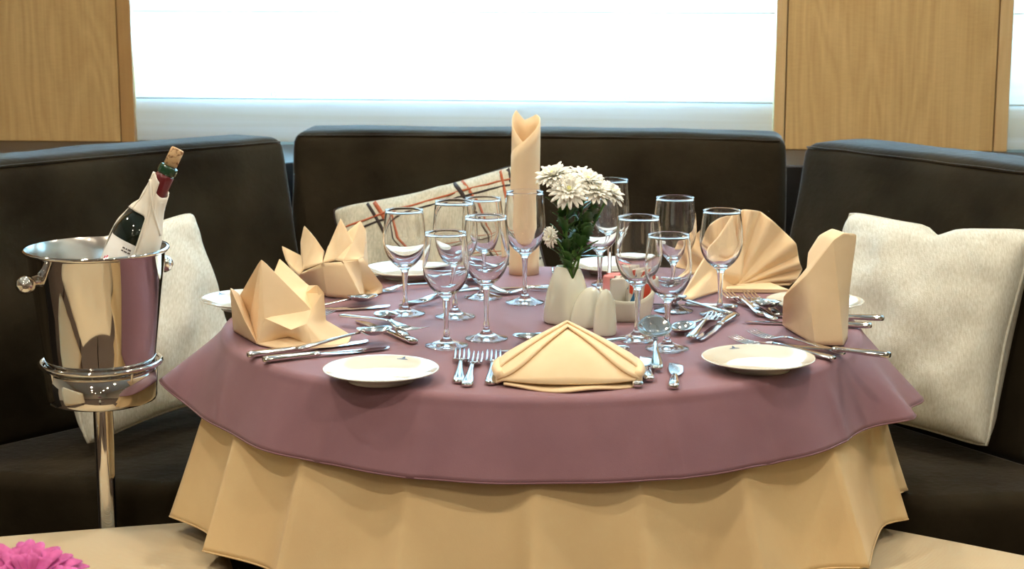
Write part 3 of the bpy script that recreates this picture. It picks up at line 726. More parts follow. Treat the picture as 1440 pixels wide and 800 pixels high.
# fan napkin setting
lay('spoon', 'dessert spoon with a dark bowl behind the tall glass near the fan napkin', (944,424), (1010,438), .0075)
lay('knife', 'dessert knife behind the short glass near the fan napkin', (905,428), (1002,433), .001)
lay('fork', 'fork lying at the front edge of the fan-folded napkin', (1052,414), (1090,440), 0, 0, 1)
lay('fork', 'fork beside the spoon in front of the fan-folded napkin', (1036,420), (1082,446), .0005, 0, 1)
lay('fork', 'fork pointing at the short glass in front of the fan napkin', (1020,413), (1085,450), .003, 0, 1)
# sail napkin setting
lay('spoon', 'large spoon reaching under the upright sail-folded napkin', (1038,426), (1192,455), .006, R(1))
lay('knife', 'dessert knife with its handle end right of the sail napkin, upper one', (1070,443), (1241,450), .001)
lay('knife', 'knife with its handle end right of the sail napkin, lower one', (1036,452), (1238,461))
lay('spoon', 'small dessert spoon left of the front right plate', (948,472), (1004,446), .0005, 0, 1)
lay('knife', 'dessert knife with a bright blade behind the front right plate', (974,484), (1040,440), .001)
lay('fork', 'dessert fork with tines up against the short glass foot', (1006,443), (964,482), .007, 0, 1)
lay('fork', 'fork left of the sail napkin with its tines showing, farther one', (1040,466), (1204,502), .001)
lay('fork', 'fork just behind the front right plate, mostly hidden', (1024,477), (1180,506), .0005)
lay('knife', 'knife in front of the upright sail-folded napkin', (1090,484), (1231,500), .006)

# ================================================================== NAPKINS
def sheet(name, label, pts, faces, base, solid=.0026, sub=2, smooth_it=3, extra=None, grp='folded cream napkins', ang=36):
    mb = MB(); idx = {}; 
    for k, v in pts.items(): idx[k] = len(mb.v); mb.v.append(Vector(v))
    mb.f = [tuple(idx[k] for k in f) for f in faces]
    if extra: extra(mb)
    o = build(name, mb, 'napkin_cloth', loc=base, recalc=False, smooth=True, sub=sub, angle=ang)
    if smooth_it:
        md = o.modifiers.new('soften', 'SMOOTH'); md.iterations = smooth_it; md.factor = .35
    md = o.modifiers.new('solid', 'SOLIDIFY'); md.thickness = solid; md.offset = 0
    return tag(o, label, 'napkin', grp)
def Z3(ox, oy, sc): return lambda x, y: (ox+x/sc, oy+y/sc)
ZT_ = ZTOP+.003

# --- front: flat bishop-like fold resting on the table edge
c = P(801, 548, ZTOP); cx, cy = c.x, c.y
def front_nap():
    def front(u): return -.012 + .030*abs(u)**2.2
    def surf(u, v, y0f, y1f, h0, h1, w_, flat=0):
        x = w_*u; y = y0f(u)+(y1f(u)-y0f(u))*v
        k_ = 1-abs(u)
        zb2 = .018 + (h1-.018)*(k_**.85)
        z = h0 + (zb2-h0)*v**.75 + .016*sin(PI*v)*(1-u*u)
        if abs(u) > .9: z -= (abs(u)-.9)*.06
        return Vector((cx+x, cy+y, ZTOP+max(z, .003)))
    back = lambda u: .070 + .060*(1-abs(u))
    us = [-1+2*i/48 for i in range(49)]
    t = thing('folded_napkin', 'cream napkin folded flat into a pointed pocket at the front edge', 'napkin', (cx, cy, ZTOP), group='folded cream napkins')
    def layer(name, f0, f1, h0, h1, w_, n=18, fn=None, vmax=lambda u: 1.0, dz=0):
        mb = MB(); mb.grid([[surf(u, vmax(u)*i/n, f0, f1, h0, h1, w_)+Vector((0,0,dz)) for u in us] for i in range(n+1)])
        return build(name, mb, 'napkin_cloth', t, world=True, recalc=False, solid=.0028)
    F0 = lambda u: front(u)+.006
    mb = MB(); mb.grid([[Vector((cx+.094*u, cy+front(u)-.005-.005*cos(3*u)*(1-abs(u))+(.07)*v, ZTOP+.003+.004*(1-u*u)*v+.002*sin(5*u)*(1-v))) for u in us] for v in (0,.25,.5,.75,1)]); build('lower_flap', mb, 'napkin_cloth', t, world=True, recalc=False, solid=.0028)
    layer('main_fold', F0, back, .0095, .064, .1045)
    for nm_, lo_, dz_ in (('chevron_fold', lambda u: max(.0, .80-.90*abs(u)), .0050), ('chevron_hem', lambda u: max(.10, .93-.60*abs(u)), .0088)):
        mb = MB(); mb.grid([[surf(u, lo_(u)+(1-lo_(u))*i/10, F0, back, .0095, .064, .1045)+Vector((0,0,dz_)) for u in us] for i in range(11)])
        build(nm_, mb, 'napkin_cloth', t, world=True, recalc=False, solid=.0030)
    mb = MB(); mb.grid([[surf(u, 1.0, F0, back, .0095, .064, .1045).lerp(Vector((cx+.1*u, cy+back(u)+.012, ZTOP+.002)), f) for u in us] for f in (0,.2,.6,1)]); build('back_fold', mb, 'napkin_cloth', t, world=True, recalc=False, solid=.0024)
    # rolled ends
    for s in (-1, 1):
        pts = [Vector((cx+s*(.098+.004*sin(i/10*PI)), cy+.022+.075*i/10, ZTOP+.0150+.006*i/10)) for i in range(11)]
        mb = MB(); mb.tube(pts, lambda f: .0062+.0035*sin(PI*f), 10); build('rolled_end', mb, 'napkin_cloth', t, world=True)
front_nap()

# --- star fold (left front)
z3 = Z3(290, 280, 3.3333)
def q3(x, y, d): return Q(*z3(x, y), d)
def t3(x, y, z=ZT_): return P(*z3(x, y), z)
yb = t3(240,678).y
pts = dict(a=q3(258,282,yb+.035), b=t3(240,680), c=q3(113,416,yb+.0), c2=t3(130,616), cm=q3(180,570,yb+.0), d=q3(160,452,yb+.070), d2=q3(205,560,yb+.075), e=q3(345,278,yb+.105), f=q3(316,350,yb+.08),
  g=q3(480,405,yb+.10), h=q3(400,440,yb+.060), i=q3(518,403,yb+.035), i2=q3(550,440,yb+.022), i3=q3(562,570,yb+.018), i4=q3(470,440,yb+.075), j=q3(496,522,yb+.022), k=q3(272,558,yb+.004), l=q3(398,612,yb-.026), m=q3(470,585,yb+.0),
  n=t3(330,700), n2=q3(385,645,yb+.012), o=t3(500,690), q=q3(682,640,yb+.03), q2=t3(664,682), r=t3(560,690),
  B1=t3(170,560), B2=t3(350,520), B3=t3(520,560))
faces = [('a','d','d2'),('a','d2','b'),('d','c','d2'),('c','cm','d2'),('c','c2','cm'),('c2','b','cm'),('cm','b','d2'),('a','b','k'),('a','k','j'),('a','j','h'),('a','h','f'),('f','e','g','h'),('h','g','i4'),('g','i','i4'),('h','i4','j'),('i4','i','i2'),('i4','i2','j'),('i2','i3','m','j'),('k','j','m','l'),
  ('b','k','l','n2'),('b','n2','n'),('l','m','o','n2'),('n2','o','n'),('m','i3','q','r'),('m','r','o'),('q','q2','r'),
  ('c','d','B1'),('c','B1','c2'),('d','a','B1'),('a','f','B2','B1'),('f','e','B2'),('e','g','B3','B2'),('g','i','B3'),('i','i2','i3'),('i','i3','B3'),('i3','q','B3')]
sheet('folded_napkin', 'cream napkin folded into a star with pointed peaks, left front', pts, faces, t3(240,660,ZTOP), sub=3, smooth_it=1)

# --- crown fold (left back)
yb = t3(640,465).y
pts = dict(A=q3(440,352,yb+.02), A2=t3(452,400), B=q3(545,300,yb+.005), C=q3(712,284,yb+.012), D=t3(742,440), E=t3(733,470), F=t3(570,456), M=q3(640,292,yb+.004),
  p1=q3(460,125,yb+.05), p1a=q3(445,200,yb+.055), p1b=q3(553,248,yb+.04), p1c=q3(510,185,yb+.035), B0=q3(455,332,yb+.022),
  p2=q3(630,88,yb+.045), p2a=q3(575,215,yb+.04), p2b=q3(664,150,yb+.04), p2c=q3(605,288,yb+.012), p2m=q3(618,190,yb+.025),
  p3=q3(722,103,yb+.055), p3a=q3(650,165,yb+.05), p3b=q3(748,150,yb+.055), p3c=q3(735,276,yb+.035), p3m=q3(690,200,yb+.032),
  p4=q3(355,222,yb+.07), p4a=q3(375,285,yb+.06), p4b=q3(448,268,yb+.06), p4c=q3(400,330,yb+.045),
  R1=q3(728,274,yb+.03), R2=q3(825,405,yb+.05), R3=t3(822,440), R4=t3(770,455),
  K1=t3(450,380), K2=t3(560,350), K3=t3(760,385))
faces = [('A','B','F','A2'),('B','M','E','F'),('M','C','D','E'),('p1','p1a','B0','p1c'),('p1','p1c','p1b'),('p1c','B0','B','p1b'),('p2','p2a','p2m'),('p2','p2m','p2b'),('p2a','B','p2c','p2m'),('p2m','p2c','p3m','p2b'),
  ('p3','p3a','p3m'),('p3','p3m','p3b'),('p3a','p2c','M','p3m'),('p3m','M','C','p3c'),('p3m','p3c','p3b'),('p4','p4a','p4c','p4b'),('p4b','p4c','A','B0'),
  ('C','R1','R2','D'),('D','R2','R3','R4'),('R4','E','D'),('R1','p3c','K3','R2'),('R2','K3','R3'),('p4a','K1','A2','A'),('p4c','p4a','A'),('p4','p4b','K1','p4a'),('p1a','K1','p4b'),('p1a','p1','K2','K1'),('p1','p1b','K2'),('p2','p2a','K2'),('p2','K2','p2b'),('p3','p3b','K3'),('p3','K3','K2','p3a'),('p3b','p3c','K3')]
sheet('folded_napkin', 'cream napkin folded like a crown with four points, left back', pts, faces, t3(620,440,ZTOP), sub=3, smooth_it=1)

# --- tall rolled candle (back)
c = P(737, 385, ZTOP)
def candle():
    mb = MB(); rows = []; n = 160; turns = 2.4
    key = [(0,.225),(100,.262),(185,.298),(235,.308),(290,.296),(330,.316),(375,.296),(470,.25),(560,.22),(870,.22)]
    for i in range(n+1):
        f = i/n; deg = f*turns*360; a = R(-195+deg); r_ = .0278 - .0035*f
        for (d0, t0), (d1, t1) in zip(key, key[1:]):
            if d0 <= deg <= d1: top = t0+(t1-t0)*(deg-d0)/(d1-d0)
        col = []
        for j in range(13):
            u = j/12; z = .001 + top*u; rr = r_*(1+.04*(1-u)+.012*sin(u*9+a))
            col.append(Vector((rr*cos(a)+.003*u, rr*sin(a), z)))
        rows.append(col)
    mb.grid(rows)
    o = build('folded_napkin', mb, 'napkin_cloth', recalc=False, solid=.0018); o.location = (c.x, c.y, ZTOP)
    tag(o, 'cream napkin rolled into a tall candle at the back', 'napkin', 'folded cream napkins')
candle()

# --- pleated fan (right back)
z8 = Z3(930, 280, 3.3333)
def q8(x, y, d): return Q(*z8(x, y), d)
def t8(x, y, z=ZT_): return P(*z8(x, y), z)
yb = t8(340,430).y
hub = q8(345,412,yb+.045)
outer_px = [(70,330),(100,270),(120,215),(160,165),(215,115),(275,85),(330,72),(385,46),(425,50),(465,56),(520,98),(575,150),(632,205),(642,262),(650,300),(662,326),(640,372),(618,405),(600,428)]
def fan():
    t = thing('folded_napkin', 'cream napkin folded into a standing pleated fan, right back', 'napkin', (hub.x, hub.y, ZTOP), group='folded cream napkins')
    mb = MB(); rows = []
    for i, (x, y) in enumerate(outer_px):
        zz = .013 if i % 2 else -.013
        o_ = q8(x, y, yb+.075+zz)
        if o_.z < ZT_: o_.z = ZT_
        rows.append([hub.lerp(o_, f) + Vector((0, .006*sin(PI*f), 0)) for f in (.02,.15,.3,.45,.6,.75,.9,1.0)])
    mb.grid(rows); o = build('pleats', mb, 'napkin_cloth', t, world=True, recalc=False, sub=2)
    md = o.modifiers.new('soften', 'SMOOTH'); md.iterations = 2; md.factor = .4
    md = o.modifiers.new('solid', 'SOLIDIFY'); md.thickness = .0035; md.offset = 0
    # front triangular flap that props the fan up
    p = dict(a=t8(88,466), b=q8(345,66,yb+.060), b2=q8(250,190,yb+.03), c=q8(392,225,yb+.055), d=q8(380,368,yb+.03), e=t8(340,412), f=t8(135,476), g=q8(240,330,yb+.012))
    mb = MB(); ks = list(p); mb.v = [p[k] for k in ks]; mb.f = [tuple(ks.index(k) for k in f) for f in (('a','b2','g'),('b2','b','c','g'),('g','c','d'),('g','d','e'),('a','g','f'),('g','e','f'))]
    o = build('front_flap', mb, 'napkin_cloth', t, world=True, recalc=False, sub=3)
    md = o.modifiers.new('soften', 'SMOOTH'); md.iterations = 3; md.factor = .4
    md = o.modifiers.new('solid', 'SOLIDIFY'); md.thickness = .0035; md.offset = 0
    # flat foot layers lying on the table
    a, b_ = t8(290,432), t8(612,436)
    for k in range(2):
        pts = [a+Vector((.004*k,0,.0035*k)), b_+Vector((-.006*k,0,.0035*k)), b_+Vector((-.03,.075,.0035*k)), a+Vector((.02,.06,.0035*k))]
        mb = MB(); mb.add(pts, [(0,1,2,3)]); build('foot_layer', mb, 'napkin_cloth', t, world=True, recalc=False, solid=.003, smooth=False)
fan()

# --- upright sail (right)
yb = t8(850,690).y
pts = dict(a=q8(800,138,yb+.045), b=q8(860,158,yb+.02), c=q8(916,165,yb+.035), d=q8(805,195,yb+.008), e=q8(690,250,yb+.045), f=q8(682,325,yb+.03), g=q8(572,455,yb+.045), h=t8(566,592), i=t8(722,686), j=t8(852,690), k=q8(686,352,yb+.018), l=t8(870,655),
  n=q8(880,420,yb+.03), o=q8(830,430,yb+.004), p_=q8(705,520,yb+.008), q=q8(740,170,yb+.05), B1=t8(700,565), B2=q8(780,330,yb+.085), B3=t8(860,600))
faces = [('q','a','d'),('a','b','d'),('b','c','d'),('e','q','d','f'),('f','d','k'),('k','d','o','p_'),('d','c','n','o'),('g','f','k'),('g','k','p_','h'),('h','p_','i'),('p_','o','j','i'),('o','n','l','j'),
  ('q','e','B2'),('a','q','B2'),('b','a','B2'),('c','b','B2'),('c','B2','B3','n'),('n','B3','l'),('e','f','B2'),('f','g','B1','B2'),('g','h','B1'),('B2','B1','B3')]
sheet('folded_napkin', 'cream napkin folded into an upright sail, right of the table', pts, faces, t8(740,660,ZTOP), sub=3, smooth_it=3, ang=52)

# ================================================================== VASE, SHAKERS, SACHET HOLDER
def blob(mb, ax, ay, Hh, prof, lean=(0,0), n=40, rim=None):
    rows = []
    for f, z in prof:
        row = []
        for k in range(n):
            a = 2*PI*k/n; zz = z*Hh
            if rim: zz += rim(a, z)*Hh
            row.append(Vector((ax*f*cos(a)+lean[0]*z*z, ay*f*sin(a)+lean[1]*z*z, zz)))
        rows.append(row)
    mb.grid(rows, closed_u=True)
vp = P(797, 454, ZTOP); vp.y += .004
t = thing('flower_vase', 'cream porcelain egg-shaped vase with a notched rim holding white flowers', 'vase', (vp.x, vp.y, ZTOP))
mb = MB()
def rimf(a, z):
    f = max(0, (z-.6)/.4); d = ((a-R(292)+PI) % (2*PI))-PI
    return f*f*(-.20*math.exp(-(d/.34)**2) - .02*cos(a-.3))
outp = [(.02,.012),(.90,.0),(.97,.02),(1.0,.08),(.985,.2),(.95,.35),(.885,.52),(.80,.66),(.71,.78),(.62,.88),(.54,.96),(.50,1.0)]
inp = [(.46,.995),(.50,.94),(.58,.86),(.7,.7),(.8,.5),(.85,.2),(.02,.15)]
blob(mb, .040, .033, .096, outp+inp, (.002,0), 48, rimf); build('body', mb, 'vase_porcelain', t, sub=1, soft=1)
def shaker(px, py, ax, ay, Hh, lean, label):
    p = P(px, py, ZTOP); t = thing('salt_shaker' if 'small' in label else 'pepper_shaker', label, 'shaker', (p.x, p.y+ay*.6, ZTOP), group='porcelain salt and pepper shakers')
    mb = MB(); blob(mb, ax, ay, Hh, [(.02,.012),(.86,.0),(.96,.03),(1.0,.10),(.985,.25),(.94,.42),(.86,.58),(.74,.73),(.58,.86),(.38,.955),(.16,.995),(.01,1.0)], lean, 36); build('body', mb, 'vase_porcelain', t, sub=1, soft=1)
    mb = MB(); 
    for k in range(3): mb.lathe([(.0002,.0003),(.0009,.0002)], 8, c=(lean[0]+.003*(k-1), lean[1]-.002, Hh*.988))
    build('pour_holes', mb, 'label_grey', t)
shaker(826, 462, .0285, .022, .068, (.007,0), 'cream porcelain pepper shaker between the vase and the small shaker')
shaker(851, 473, .0195, .018, .076, (.001,.002), 'small slim cream porcelain salt shaker in front of the sachet holder')
hp = P(882, 452, ZTOP); hp.y += .012
th_ = thing('sachet_holder', 'cream porcelain boat-shaped holder filled with sugar sachets', 'holder', (hp.x, hp.y, ZTOP), R(-4))
mb = MB(); rows = []
def hpt(a, f, z, wall=0):
    # boat: ends rise, long sides dip
    c, s = cos(a), sin(a); e = .7
    x = .047*f*math.copysign(abs(c)**e, c); y = .030*f*math.copysign(abs(s)**e, s)
    zz = z*(.037 + .020*abs(c)**2.2 )
    return Vector((x*(1-wall), y*(1-wall*1.5), zz))
n = 48
for f, z, wl in [(.02,.0,0),(.72,0,0),(.80,.03,0),(.88,.2,0),(.95,.5,0),(1.0,.85,0),(1.01,1.0,0),(1.0,1.02,.05),(.98,.85,.09),(.92,.5,.1),(.8,.16,.1),(.02,.12,0)]:
    rows.append([hpt(2*PI*k/n, f, z, wl) for k in range(n)])
mb.grid(rows, closed_u=True); build('dish', mb, 'vase_porcelain', th_)
# sachets: each one a thin pillow packet standing in the holder
def sachet(x, y, hgt, lean, yaw, kind, label):
    t = thing('sugar_sachet', label, 'sachet', Vector((hp.x+x, hp.y+y, ZTOP+.0085)), yaw, group='sachets in the porcelain holder')
    wd = .0155; M = Matrix.Rotation(lean, 4, 'X')
    mb = MB()
    for s in (-1, 1):
        mb.grid([[M @ Vector((wd*u, s*.0016*max(0,(1-u*u)*(1-v*v))**.5 + .0006*sin(3*v+u), hgt*(v+1)/2)) for u in (-1,-.8,-.4,0,.4,.8,1)] for v in (-1,-.85,-.5,0,.5,.85,1)])
    body = build('packet', mb, 'packet_pink' if kind == 'p' else 'packet_white', t, weld=True)
    def patch(poly, mat):
        mb = MB(); mb.add([M @ Vector((wd*u, -.0019, hgt*(v+1)/2)) for u, v in poly], [tuple(range(len(poly)))]); build('print', mb, mat, body, smooth=False, solid=.0003, recalc=False)
    if kind == 'r': patch([(-.9,.9),(-.3,.95),(-.5,.2),(-.9,.3)], 'print_red'); patch([(-.9,-.3),(-.1,.5),(-.2,-.3)], 'print_blue')
    if kind == 'b': patch([(-.8,.85),(-.2,.2),(-.2,-.5),(-.8,-.2)], 'print_blue')
    if kind == 'k': patch([(-.2,.9),(.9,.85),(.5,-.6),(-.3,-.5)], 'print_red')
    if kind == 'w': patch([(-.95,.1),(-.8,.1),(-.8,-.8),(-.95,-.8)], 'print_red')
SA = [(-.026,-.008,.056,-4,12,'p','pink sachet at the left end of the holder'),(-.020,.000,.058,-2,8,'p','pink sachet behind the first pink one'),(-.012,.008,.057,3,-5,'p','pink sachet farthest back in the holder'),
      (-.017,-.013,.052,2,16,'w','white sachet with a thin red line, foremost on the left'),(-.006,-.006,.054,-3,10,'w','white sachet with a thin red line behind the foremost one'),(.002,.002,.053,2,14,'r','white sachet with a red corner and blue wedge'),
      (.006,.010,.056,5,0,'x','plain white sachet at the back of the holder'),(.012,-.008,.050,4,20,'r','white sachet with red and blue print near the middle'),(.020,.002,.050,6,12,'b','white sachet with a blue stripe on the right'),(.025,-.008,.046,8,26,'k','sachet with a red printed front at the right end')]
for x, y, h_, ln, yw, kd, lab in SA: sachet(x, y, h_+.015, R(ln), R(yw*1.6), kd, lab)

# ================================================================== FLOWERS
def petal_ring(mb, n, r0, r1, wd, tilt, c, X, Y, Zd, cup=.3, jit=.15, tip=1.0):
    for k in range(n):
        a = 2*PI*(k+random.random()*.5)/n; tl = tilt+random.uniform(-jit, jit); L_ = r1*(1+random.uniform(-.1,.08))
        rad = X*cos(a)+Y*sin(a); tan = Y*cos(a)-X*sin(a); rows = []
        for f, ww in ((0,.45),(.3,.85),(.65,1.0),(.88,.72),(1.0,.22)):
            d = r0+(L_-r0)*f; el = tl - cup*f*f*tip
            ctr = c + rad*(d*cos(tl)) + Zd*(d*sin(tl) - cup*.4*d*f*f*tip)
            rows.append([ctr - tan*wd*ww + Zd*wd*.35*ww, ctr, ctr + tan*wd*ww + Zd*wd*.35*ww])
        mb.grid(rows)
def leaf(mb, base, direc, L_, wd, droop):
    direc = direc.normalized(); side = direc.cross(Vector((0,0,1))).normalized(); rows = []
    for i in range(9):
        f = i/8; ww = wd*(sin(PI*min(1,f*.92+.05))**.7)*(1+.22*(1 if i % 2 else -1))
        c = base + direc*(L_*f) + Vector((0,0,-droop*f*f))
        rows.append([c-side*ww+Vector((0,0,.15*wd)), c, c+side*ww+Vector((0,0,.15*wd))])
    mb.grid(rows)
mouth = Vector((vp.x+.002, vp.y, ZTOP+.085))
FL = [(778,248,-.01,.028,(-.25,-.35,.9),'white chrysanthemum at the upper left of the bunch'),(800,268,-.035,.030,(.0,-.75,.6),'largest white chrysanthemum facing the viewer in the middle'),
      (815,248,.02,.026,(.05,-.1,1),'white chrysanthemum at the top back of the bunch'),(838,268,-.02,.027,(.25,-.5,.8),'white chrysanthemum right of the middle bloom'),
      (858,272,.0,.025,(.55,-.3,.75),'white chrysanthemum at the right edge of the bunch'),(775,333,-.02,.016,(-.8,-.6,.1),'small white chrysanthemum low on the left side'),(826,255,-.01,.025,(.1,-.4,.9),'white chrysanthemum at the top right of the bunch')]
for i, (px, py, dy, rr, nrm, lab) in enumerate(FL):
    c = Q(px, py, vp.y+dy); Zd = Vector(nrm).normalized(); X = Zd.orthogonal().normalized(); Y = Zd.cross(X)
    b0 = mouth + Vector((.011*cos(i*2.4), .008*sin(i*2.4), -.03))
    t = thing('chrysanthemum', lab, 'flower', b0, group='white chrysanthemums in the vase')
    mb = MB()
    for (n_, r1, tl, cp) in ((20,1.0,.10,.25),(19,.92,.32,.25),(16,.78,.58,.2),(12,.58,.85,.15),(8,.36,1.15,.1)):
        petal_ring(mb, n_, .0015, rr*r1*1.20, rr*.13, tl, c, X, Y, Zd, cp)
    build('petals', mb, 'petal_white', t, world=True, recalc=False, solid=.0004)
    mb = MB(); M = Matrix((X, Y, Zd)).transposed(); mb.lathe([(.0002,.35*rr),(.12*rr,.33*rr),(.17*rr,.22*rr),(.15*rr,.05*rr)], 12); mb.v = [c + M @ p for p in mb.v]; build('flower_centre', mb, 'flower_eye', t, world=True)
    mb = MB(); mb.lathe([(.0016,-.004),(.006,-.002),(.009,.002),(.004,.003)], 12); mb.v = [c - Zd*.002 + M @ p for p in mb.v]; build('calyx', mb, 'stem_green', t, world=True)
    e = c - Zd*.004; mid = b0.lerp(e, .55) + (-Zd*.010 if i != 5 else Vector((.01,0,.02)))
    pts = [((1-f)**2)*b0 + 2*f*(1-f)*mid + f*f*e for f in [k/14 for k in range(15)]]
    mb = MB(); mb.tube(pts, .0021, 7); build('stem', mb, 'stem_green', t, world=True)
    for k in range(7 if i != 5 else 3):
        f = .34+.068*k; p = pts[int(f*14)]; a = random.random()*2*PI
        d = Vector((cos(a), sin(a)*.6-.25, 1.1+random.random()*.8)); mb = MB(); leaf(mb, p, d, .036+random.random()*.016, .0085+random.random()*.004, .012); build('leaf', mb, 'leaf_green', t, world=True, recalc=False, solid=.0004)
    if i == 4:
        for d, ln in ((Vector((1,-.2,.10)), .045), (Vector((.8,-.1,.5)), .04)):
            mb = MB(); leaf(mb, pts[5], d, ln, .006, .004); build('leaf', mb, 'leaf_green', t, world=True, recalc=False, solid=.0004)

# ================================================================== WINE BUCKET ON STAND
bp = Q(135, 350, -.075); bz = bp.z; bx, by = bp.x, bp.y
zr = Q(138, 508, -.075).z; zc0 = Q(138, 560, -.075).z
t = thing('bucket_stand', 'polished steel pedestal stand holding the wine bucket', 'stand', (bx, by, 0))
mb = MB(); mb.lathe([(.0005,.0),(.115,.0),(.118,.006),(.110,.014),(.05,.024),(.022,.034),(.0165,.05),(.0165,zc0-.002)], 40); build('pole_and_base', mb, 'chrome', t)
mb = MB(); mb.lathe([(.0005,zc0-.003),(.080,zc0-.003),(.0885,zc0),(.0905,zc0+.006),(.0930,zr-.004),(.0910,zr-.004),(.0885,zc0+.008),(.083,zc0+.003),(.0005,zc0+.001)], 56); build('cup', mb, 'chrome', t)
mb = MB(); mb.tube([(.0985*cos(a), .0985*sin(a), zr) for a in [2*PI*k/64 for k in range(64)]], .0042, 8, closed=True); build('ring', mb, 'chrome', t)
for k in range(4):
    a = PI/4+k*PI/2; mb = MB(); mb.tube([(.0885*cos(a), .0885*sin(a), zr-.03), (.092*cos(a), .092*sin(a), zr-.008), (.0965*cos(a), .0965*sin(a), zr)], .0025, 6); build('ring_strut', mb, 'chrome', t)
t = thing('wine_bucket', 'shiny steel wine bucket with knob handles, holding a bottle', 'bucket', (bx, by, zc0+.0015))
z0 = zc0+.0015
mb = MB(); mb.lathe([(.0005,0),(.070,0),(.078,.004),(.082,.014),(.0885,zr-z0-.01),(.093,zr-z0+.03),(.113,bz-z0-.006),(.1165,bz-z0-.004),(.119,bz-z0),(.118,bz-z0+.003),(.1145,bz-z0+.003)], 72); o = build('body', mb, 'chrome', t)
mb = MB(); mb.lathe([(.1145,bz-z0+.003),(.1115,bz-z0-.004),(.110,bz-z0-.02),(.0905,zr-z0+.03),(.080,.02),(.0005,.006)], 72); build('inner_wall', mb, 'brushed_inside', t)
for s, dirv in ((-1, Vector((-.68,-.73,0))), (1, Vector((.68,.73,0)))):
    zk = Q(75, 405, -.2).z - z0
    rk = .103; c0 = dirv*rk + Vector((0,0,zk+.004)); dn = dirv
    e = c0 + dn*.030 - Vector((0,0,.004)); side = Vector((-dn.y, dn.x, 0))
    mb = MB(); mb.tube([c0, c0+dn*.012, c0+dn*.022, e], lambda f: .0145-.006*sin(PI*f), 14)
    hb = build('handle', mb, 'chrome', t)
    pts = []
    mb = MB(); M = Matrix((side, Vector((0,0,1)), dn)).transposed()
    mb.lathe([(.0003,.0165),(.008,.0145),(.0135,.008),(.0152,0),(.0135,-.008),(.008,-.0130),(.0003,-.015)], 20); mb.v = [e + M @ p for p in mb.v]; build('knob', mb, 'chrome', hb)

# ------------------------------------------------------------------ bottle leaning in the bucket
lip = Q(241, 226, by+.012); lower = Q(182, 350, by-.005)
ax = (lip-lower).normalized(); BL = .315; tip = Q(239, 233, by+.012)
base = tip - ax*BL
side = ax.cross(Vector((0,1,0))).normalized(); fr = side.cross(ax)      # fr points to the viewer or away
if fr.y > 0: side = -side; fr = -fr
MBt = Matrix((side, fr, ax)).transposed()                               # local x=side, y=towards viewer, z=axis
t = thing('wine_bottle', 'dark wine bottle with red foil neck leaning in the bucket', 'bottle', base)
def bpart(name, prof, mat, n=40, parent=None):
    mb = MB(); mb.lathe(prof, n); mb.v = [MBt @ p for p in mb.v]; return build(name, mb, mat, parent or t)
RB = .037
bpart('glass_body', [(.0005,.004),(.030,0),(RB,.006),(RB,.184),(.0365,.195),(.032,.209),(.024,.221),(.0175,.232),(.0152,.245),(.0142,.270)], 'bottle_glass')
bpart('foil_capsule', [(.0150,.252),(.0153,.258),(.0148,.292),(.0148,.298),(.0135,.2985)], 'foil_red')
bpart('glass_lip', [(.0136,.298),(.0152,.2995),(.0160,.303),(.0160,.309),(.0148,.3135),(.0105,.315),(.0095,.31)], 'bottle_lip_glass')
bpart('cork', [(.0095,.30),(.0096,.316),(.0114,.3165),(.0112,.343),(.0100,.3455),(.0005,.346)], 'cork', 24)
# paper label wrapped around the side facing the viewer
def arc(name, a0, a1, z0_, z1_, r_, mat, parent):
    mb = MB(); mb.grid([[MBt @ Vector((r_*sin(a0+(a1-a0)*i/16), r_*cos(a0+(a1-a0)*i/16), z)) for i in range(17)] for z in (z0_, z1_)]); return build(name, mb, mat, parent, solid=.0002, recalc=False)
lb = arc('label', R(-95), R(75), .060, .176, RB+.0003, 'paper_label', t)
for k, (za, wds) in enumerate(((.1645,(5,3,6)),(.1595,(4,6,5)))):
    a = -12
    for wd in wds:
        arc('label_text', R(a), R(a+wd*1.3), za, za+.0022, RB+.0006, 'label_grey', lb); a += wd*1.3+2
for a, za, h_ in ((-52,.131,.008),(-44,.128,.014),(-36,.131,.008),(-26,.130,.010),(-18,.129,.007)): arc('label_emblem', R(a), R(a+5), za, za+h_, RB+.0006, 'label_red', lb)
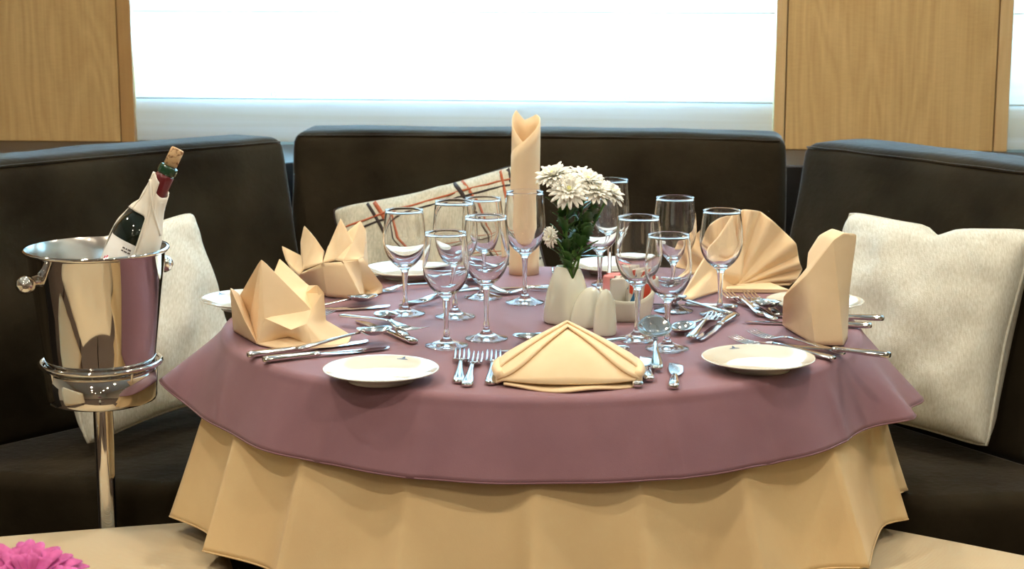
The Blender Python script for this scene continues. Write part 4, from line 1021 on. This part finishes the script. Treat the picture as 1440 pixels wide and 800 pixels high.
# cloth wrapped around the neck
def wrap():
    t2 = thing('bottle_cloth', 'white service cloth wrapped around the bottle neck and shoulder', 'napkin', base + ax*.22)
    # profile of the bottle plus slack
    def rad(z):
        pr = [(.09,.043),(.150,.0445),(.178,.0435),(.2,.038),(.221,.0285),(.245,.0205),(.27,.0175),(.295,.0172)]
        for (z0_, r0), (z1_, r1) in zip(pr, pr[1:]):
            if z <= z1_: return r0+(r1-r0)*(z-z0_)/(z1_-z0_)
        return pr[-1][1]
    mb = MB(); rows = []
    for i in range(60):
        f = i/59; a = R(-100)+f*R(400)            # angle from the viewer direction towards +side
        aa = ((a+PI) % (2*PI))-PI
        row = []
        s = sin(a)
        hi = .283 - .012*sin(a) - (.016 if aa > 0 else 0)*max(0, cos(a)) 
        lo = .085 + .140*max(0, min(1, (R(30)-aa)/R(22)))*max(0, min(1, (aa+R(125))/R(25)))        # opens on the viewer's left to show glass and label
        for j in range(19):
            u = j/18; z = lo+(hi-lo)*u
            r_ = rad(z) + .0016*f + .0024*sin(a*3+u*7)*(1-u)*.8 + .0012*sin(a*7+u*11)
            row.append(MBt @ Vector((r_*sin(a), r_*cos(a), z)))
        rows.append(row)
    mb.grid(rows); mb.v = [base+p for p in mb.v]; build('wrap', mb, 'white_napkin', t2, world=True, recalc=False, solid=.0016)
    pts = [base + MBt @ Vector(((rad(z)+.003)*sin(a), (rad(z)+.003)*cos(a), z)) for a, z in [(R(-60)+R(130)*k/14, .281-.075*(k/14)**1.3) for k in range(15)]]
    mb = MB(); mb.tube(pts, .0022, 6); build('fold_edge', mb, 'white_napkin', t2, world=True)
wrap()

# ================================================================== FOREGROUND GERBERA on a low side table
gy = -1.02
c = Q(40, 818, gy)
zt = c.z-.26
t = thing('side_table', 'low round dark side table in front of the chair at the lower left', 'table', (c.x, c.y, 0))
mb = MB(); mb.lathe([(.0005,zt),(.128,zt),(.13,zt-.006),(.128,zt-.02),(.0005,zt-.02)], 40); build('tabletop', mb, 'dark_wood', t)
mb = MB(); mb.lathe([(.018,zt-.02),(.018,.02),(.10,.012),(.105,0),(.0005,0)], 24); build('pedestal', mb, 'steel', t)
t = thing('flower_vase', 'cream porcelain vase on the low side table holding a pink gerbera', 'vase', (c.x, c.y, zt))
mb = MB(); blob(mb, .04, .036, .11, outp+inp, (0,0), 40); build('body', mb, 'vase_porcelain', t)
Zd = Vector((.10,-.30,.95)).normalized(); X = Zd.orthogonal().normalized(); Y = Zd.cross(X)
b0 = Vector((c.x, c.y, zt+.03))
t = thing('gerbera', 'bright pink gerbera bloom at the lower left corner', 'flower', b0)
mb = MB()
for n_, r1, tl, cp in ((22,.068,.16,.3),(20,.063,.30,.3),(18,.050,.45,.25),(16,.034,.65,.2)): petal_ring(mb, n_, .006, r1, .0078, tl, c, X, Y, Zd, cp, .08)
build('petals', mb, 'petal_pink', t, world=True, recalc=False, solid=.0006)
mb = MB(); M = Matrix((X, Y, Zd)).transposed(); mb.lathe([(.0003,.012),(.008,.011),(.013,.007),(.012,0)], 20); mb.v = [c+M @ p for p in mb.v]; build('flower_centre', mb, 'flower_eye', t, world=True)
mb = MB(); mb.tube([b0, b0.lerp(c, .5)+Vector((-.004,.004,0)), c-Zd*.002], .003, 8); build('stem', mb, 'stem_green', t, world=True)
